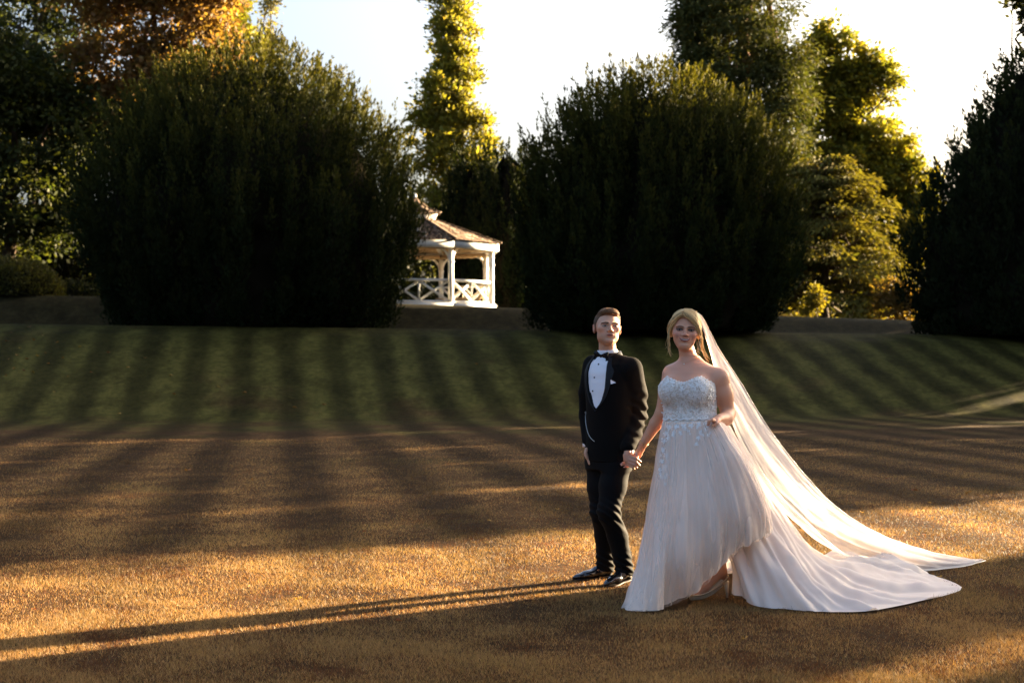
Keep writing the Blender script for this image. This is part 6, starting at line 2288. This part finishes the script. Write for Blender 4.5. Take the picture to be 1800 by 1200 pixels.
    def sprig(u, v, r, rot, petals, tree_, par):
        parts = []
        for k in range(petals):
            a = rot + k * 2 * np.pi / petals * (0.8 + 0.4 * rng.random())
            du, dv = math.cos(a), math.sin(a)
            rows = []
            for t_ in np.linspace(0.05, 1, 5):
                wd = 0.30 * math.sin(math.pi * min(t_ * 0.92, 1)) * r
                rows.append([(u + du * r * t_ - dv * wd * q, v + dv * r * t_ + du * wd * q) for q in (-1, 0, 1)])
            if hit_px(tree_, u, v) is None:
                return []
            pts_ = px_patch(tree_, rows, 0.004, fallback=8.5)
            if np.ptp(pts_[..., 1]) > 0.08:
                continue
            parts.append(sheet(pts_, 0.002))
        return parts
    parts = []
    for u, v_, r in [(1178, 752, 6), (1190, 750, 6), (1202, 748, 6), (1215, 748, 6), (1228, 746, 6), (1240, 745, 5), (1172, 762, 6), (1168, 775, 6), (1166, 790, 6), (1172, 800, 6), (1165, 810, 5), (1170, 822, 7), (1166, 838, 6), (1170, 850, 4), (1176, 770, 5),
                     (1184, 764, 5), (1232, 760, 5), (1240, 756, 5), (1228, 770, 5), (1246, 764, 4), (1225, 780, 4), (1176, 812, 4), (1174, 835, 5), (1210, 757, 4), (1196, 760, 4), (1162, 800, 4), (1161, 825, 4)]:
        parts += sprig(u, v_, r * 0.9, rng.random() * 6, 5, sk_tree, skirt)
        parts += sprig(u + rng.uniform(-5, 5), v_ + rng.uniform(-6, 6), r * 0.6, rng.random() * 6, 4, sk_tree, skirt)
    if parts:
        v, f = join(parts)
        ap = mesh_np('lace_applique', v, f, M_APP, skirt, smooth=True)
        tag(ap, kind='stuff')
    parts = []
    for i in range(95):
        u, v_ = rng.uniform(1152, 1256), rng.uniform(662, 736)
        if hit_px(btree, u, v_) is not None:
            parts += sprig(u, v_, rng.uniform(3, 6), rng.random() * 6, int(rng.integers(3, 6)), btree, bodice)
    v, f = join(parts)
    tag(mesh_np('lace_applique', v, f, M_APP, bodice, smooth=True), kind='stuff')
    # scalloped waist band
    parts = []
    wb = []
    for u in np.linspace(1167, 1258, 30):
        h_ = hit_px(btree, u, 737 + 1.5 * math.sin(u * .5), 0.006)
        if h_ is not None:
            wb.append(h_)
    if len(wb) > 6:
        tv, tf_ = tube(smooth_curve(np.array(wb), 60), 0.0042, 6)
        mesh_np('waist_band', tv, tf_, M_APP, bodice, smooth=True)

    # ---- veil
    M_V = tulle_mat('veil_net', (0.86, 0.80, 0.765), 0.42, 0.5)
    M_V2 = tulle_mat('veil_net_upper', (0.86, 0.80, 0.765), 0.60, 0.5)
    veil = [W([(1212, 547, 8.84), (1234, 556, 8.90), (1262, 610, 8.97), (1302, 672, 9.06), (1345, 743, 9.20), (1402, 820, 9.42), (1475, 896, 9.72), (1560, 944, 9.98), (1650, 973, 10.12), (1733, 988, 10.16)]),
            W([(1214, 549, 8.85), (1234, 562, 8.91), (1263, 640, 8.96), (1300, 715, 9.06), (1345, 790, 9.20), (1405, 860, 9.42), (1480, 920, 9.66), (1570, 960, 9.86), (1645, 982, 9.98), (1716, 993, 10.02)]),
            W([(1216, 552, 8.86), (1236, 570, 8.92), (1266, 665, 8.95), (1304, 750, 9.02), (1347, 830, 9.12), (1405, 895, 9.28), (1472, 942, 9.48), (1552, 976, 9.62), (1622, 994, 9.76), (1692, 999, 9.86)]),
            W([(1218, 555, 8.87), (1238, 578, 8.92), (1271, 690, 8.92), (1304, 778, 8.97), (1341, 850, 9.06), (1390, 910, 9.22), (1446, 956, 9.42), (1502, 983, 9.56), (1572, 1001, 9.64), (1642, 1005, 9.70)]),
            W([(1220, 559, 8.87), (1239, 588, 8.91), (1272, 700, 8.90), (1297, 760, 8.92), (1330, 815, 8.96), (1376, 875, 9.08), (1422, 921, 9.24), (1474, 966, 9.42), (1530, 997, 9.58), (1602, 1006, 9.62)])]
    G = resample_grid(veil, 90, 160)
    # the crown part follows the hair
    for i in range(90):
        for j in range(26):
            q, nn, _, dist = htree.find_nearest(Vector(G[i, j]))
            if q is not None:
                inside = (G[i, j] - np.array(q)) @ np.array(nn)
                if inside < 0.006:
                    G[i, j] = np.array(q) + np.array(nn) * 0.006
    G = fold(G, 0.007, 3.0, 0.2, seed=0.4, fine=0.008)
    G[..., 2] = np.maximum(G[..., 2], 0.02)
    vl = cloth('veil', G, M_V, root, lift=0.02)
    G2 = resample_grid([m_ + np.array([0, 0.05, 0]) for m_ in (veil[0], 0.5 * (veil[0] + veil[1]), veil[1], 0.5 * (veil[1] + veil[2]), 0.35 * veil[2] + 0.65 * veil[1])], 60, 140)
    G2 = fold(G2, 0.006, 2.2, 1.7, seed=2.4, fine=0.008)
    G2[:, :10] = G2[:, :10] + np.array([0, -0.03, 0.0])
    cloth('veil_layer', G2, M_V2, vl, lift=0.024)
    e = G[-1, 18:]
    tv, tf_ = tube(e[::1], 0.0022, 4)
    mesh_np('veil_edging', tv, tf_, M_BEAD, vl, smooth=True)
    tv, tf_ = tube(G[0, 10:], 0.0020, 4)
    mesh_np('veil_edging', tv, tf_, M_BEAD, vl, smooth=True)
    tv, tf_ = tube(G[:, -1], 0.0022, 4)
    mesh_np('veil_edging', tv, tf_, M_BEAD, vl, smooth=True)

    # ---- shoe, bracelet, necklace, ring, nails
    M_IV = mat('ivory_satin', (0.72, 0.62, 0.47), 0.35, 0.4)
    sp = W([(1277, 1019, 8.66), (1268, 1030, 8.645), (1254, 1043, 8.62), (1238, 1051, 8.605), (1222, 1054, 8.585), (1214, 1054, 8.575)])
    c = smooth_curve(sp, 30)
    rows = []
    dd = unit(np.gradient(c, axis=0))
    sdv = unit(np.cross(dd, np.array([0, 0, 1.0])))
    wd = np.interp(np.linspace(0, 1, 30), [0, 0.12, 0.4, 0.75, 0.93, 1], [0.016, 0.026, 0.022, 0.036, 0.028, 0.006])
    Gs = np.stack([c + sdv * wd[:, None] * q + np.array([0, 0, 0.007 + 0.030 * abs(q) ** 3]) * 1.0 for q in np.linspace(-1, 1, 9)], 1)
    v, f = sheet(Gs, 0.006)
    shoe = mesh_np('shoe', v, f, M_IV, root, smooth=True)
    hb = P(1277, 1021, 8.665)
    tv, tf_ = tube([hb, [hb[0] + 0.006, hb[1] + 0.01, 0.004]], [0.016, 0.007], 10)
    mesh_np('heel', tv, tf_, M_IV, shoe, smooth=True)
    beads(smooth_curve(W([(1256, 1034, 8.575), (1262, 1026, 8.565), (1270, 1019, 8.575)]), 9), 0.0035, M_BEAD, 'ankle_strap', shoe)
    wdv = unit(wrR - elR)
    a_ = np.linspace(0, 2 * np.pi, 22)
    e1 = unit(np.cross(wdv, [0, 1, 0.2]))
    e2 = np.cross(wdv, e1)
    br = wrR - wdv * 0.012 + (np.cos(a_)[:, None] * e1 + np.sin(a_)[:, None] * e2) * 0.0295
    tv, tf_ = tube(br, 0.0020, 6, cap=False)
    mesh_np('bracelet', tv, tf_, M_GOLD, root, smooth=True)
    nk = []
    for u, v_ in [(1196, 627), (1198, 632), (1200.5, 636), (1202.5, 638.5), (1206, 637.5), (1212, 635), (1219, 632), (1226, 629)]:
        h_ = hit_px(tree, u, v_, 0.002)
        if h_ is not None:
            nk.append(h_)
    if len(nk) > 4:
        tv, tf_ = tube(smooth_curve(np.array(nk), 30), 0.0008, 5)
        ne = mesh_np('necklace', tv, tf_, M_GOLD, root, smooth=True)
        beads([nk[3] + np.array([0, -0.002, -0.004])], 0.004, M_BEAD, 'pendant', ne)
    M_NAIL = mat('nail_varnish', (0.62, 0.36, 0.34), 0.2, 0.5)
    parts = []
    for t_, m_ in zip(ts, ms):
        d_ = unit(t_ - m_)
        parts.append(box(t_ + d_ * 0.001 + np.array([0, -0.0050, 0.002]), (0.009, 0.002, 0.0055), np.stack([d_, unit(np.cross([0, 0, 1.0], d_)), [0, 0, 1.0]], 1)))
    v, f = join(parts)
    tag(mesh_np('nail', v, f, M_NAIL, body), kind='stuff')
    return root


build_bride()
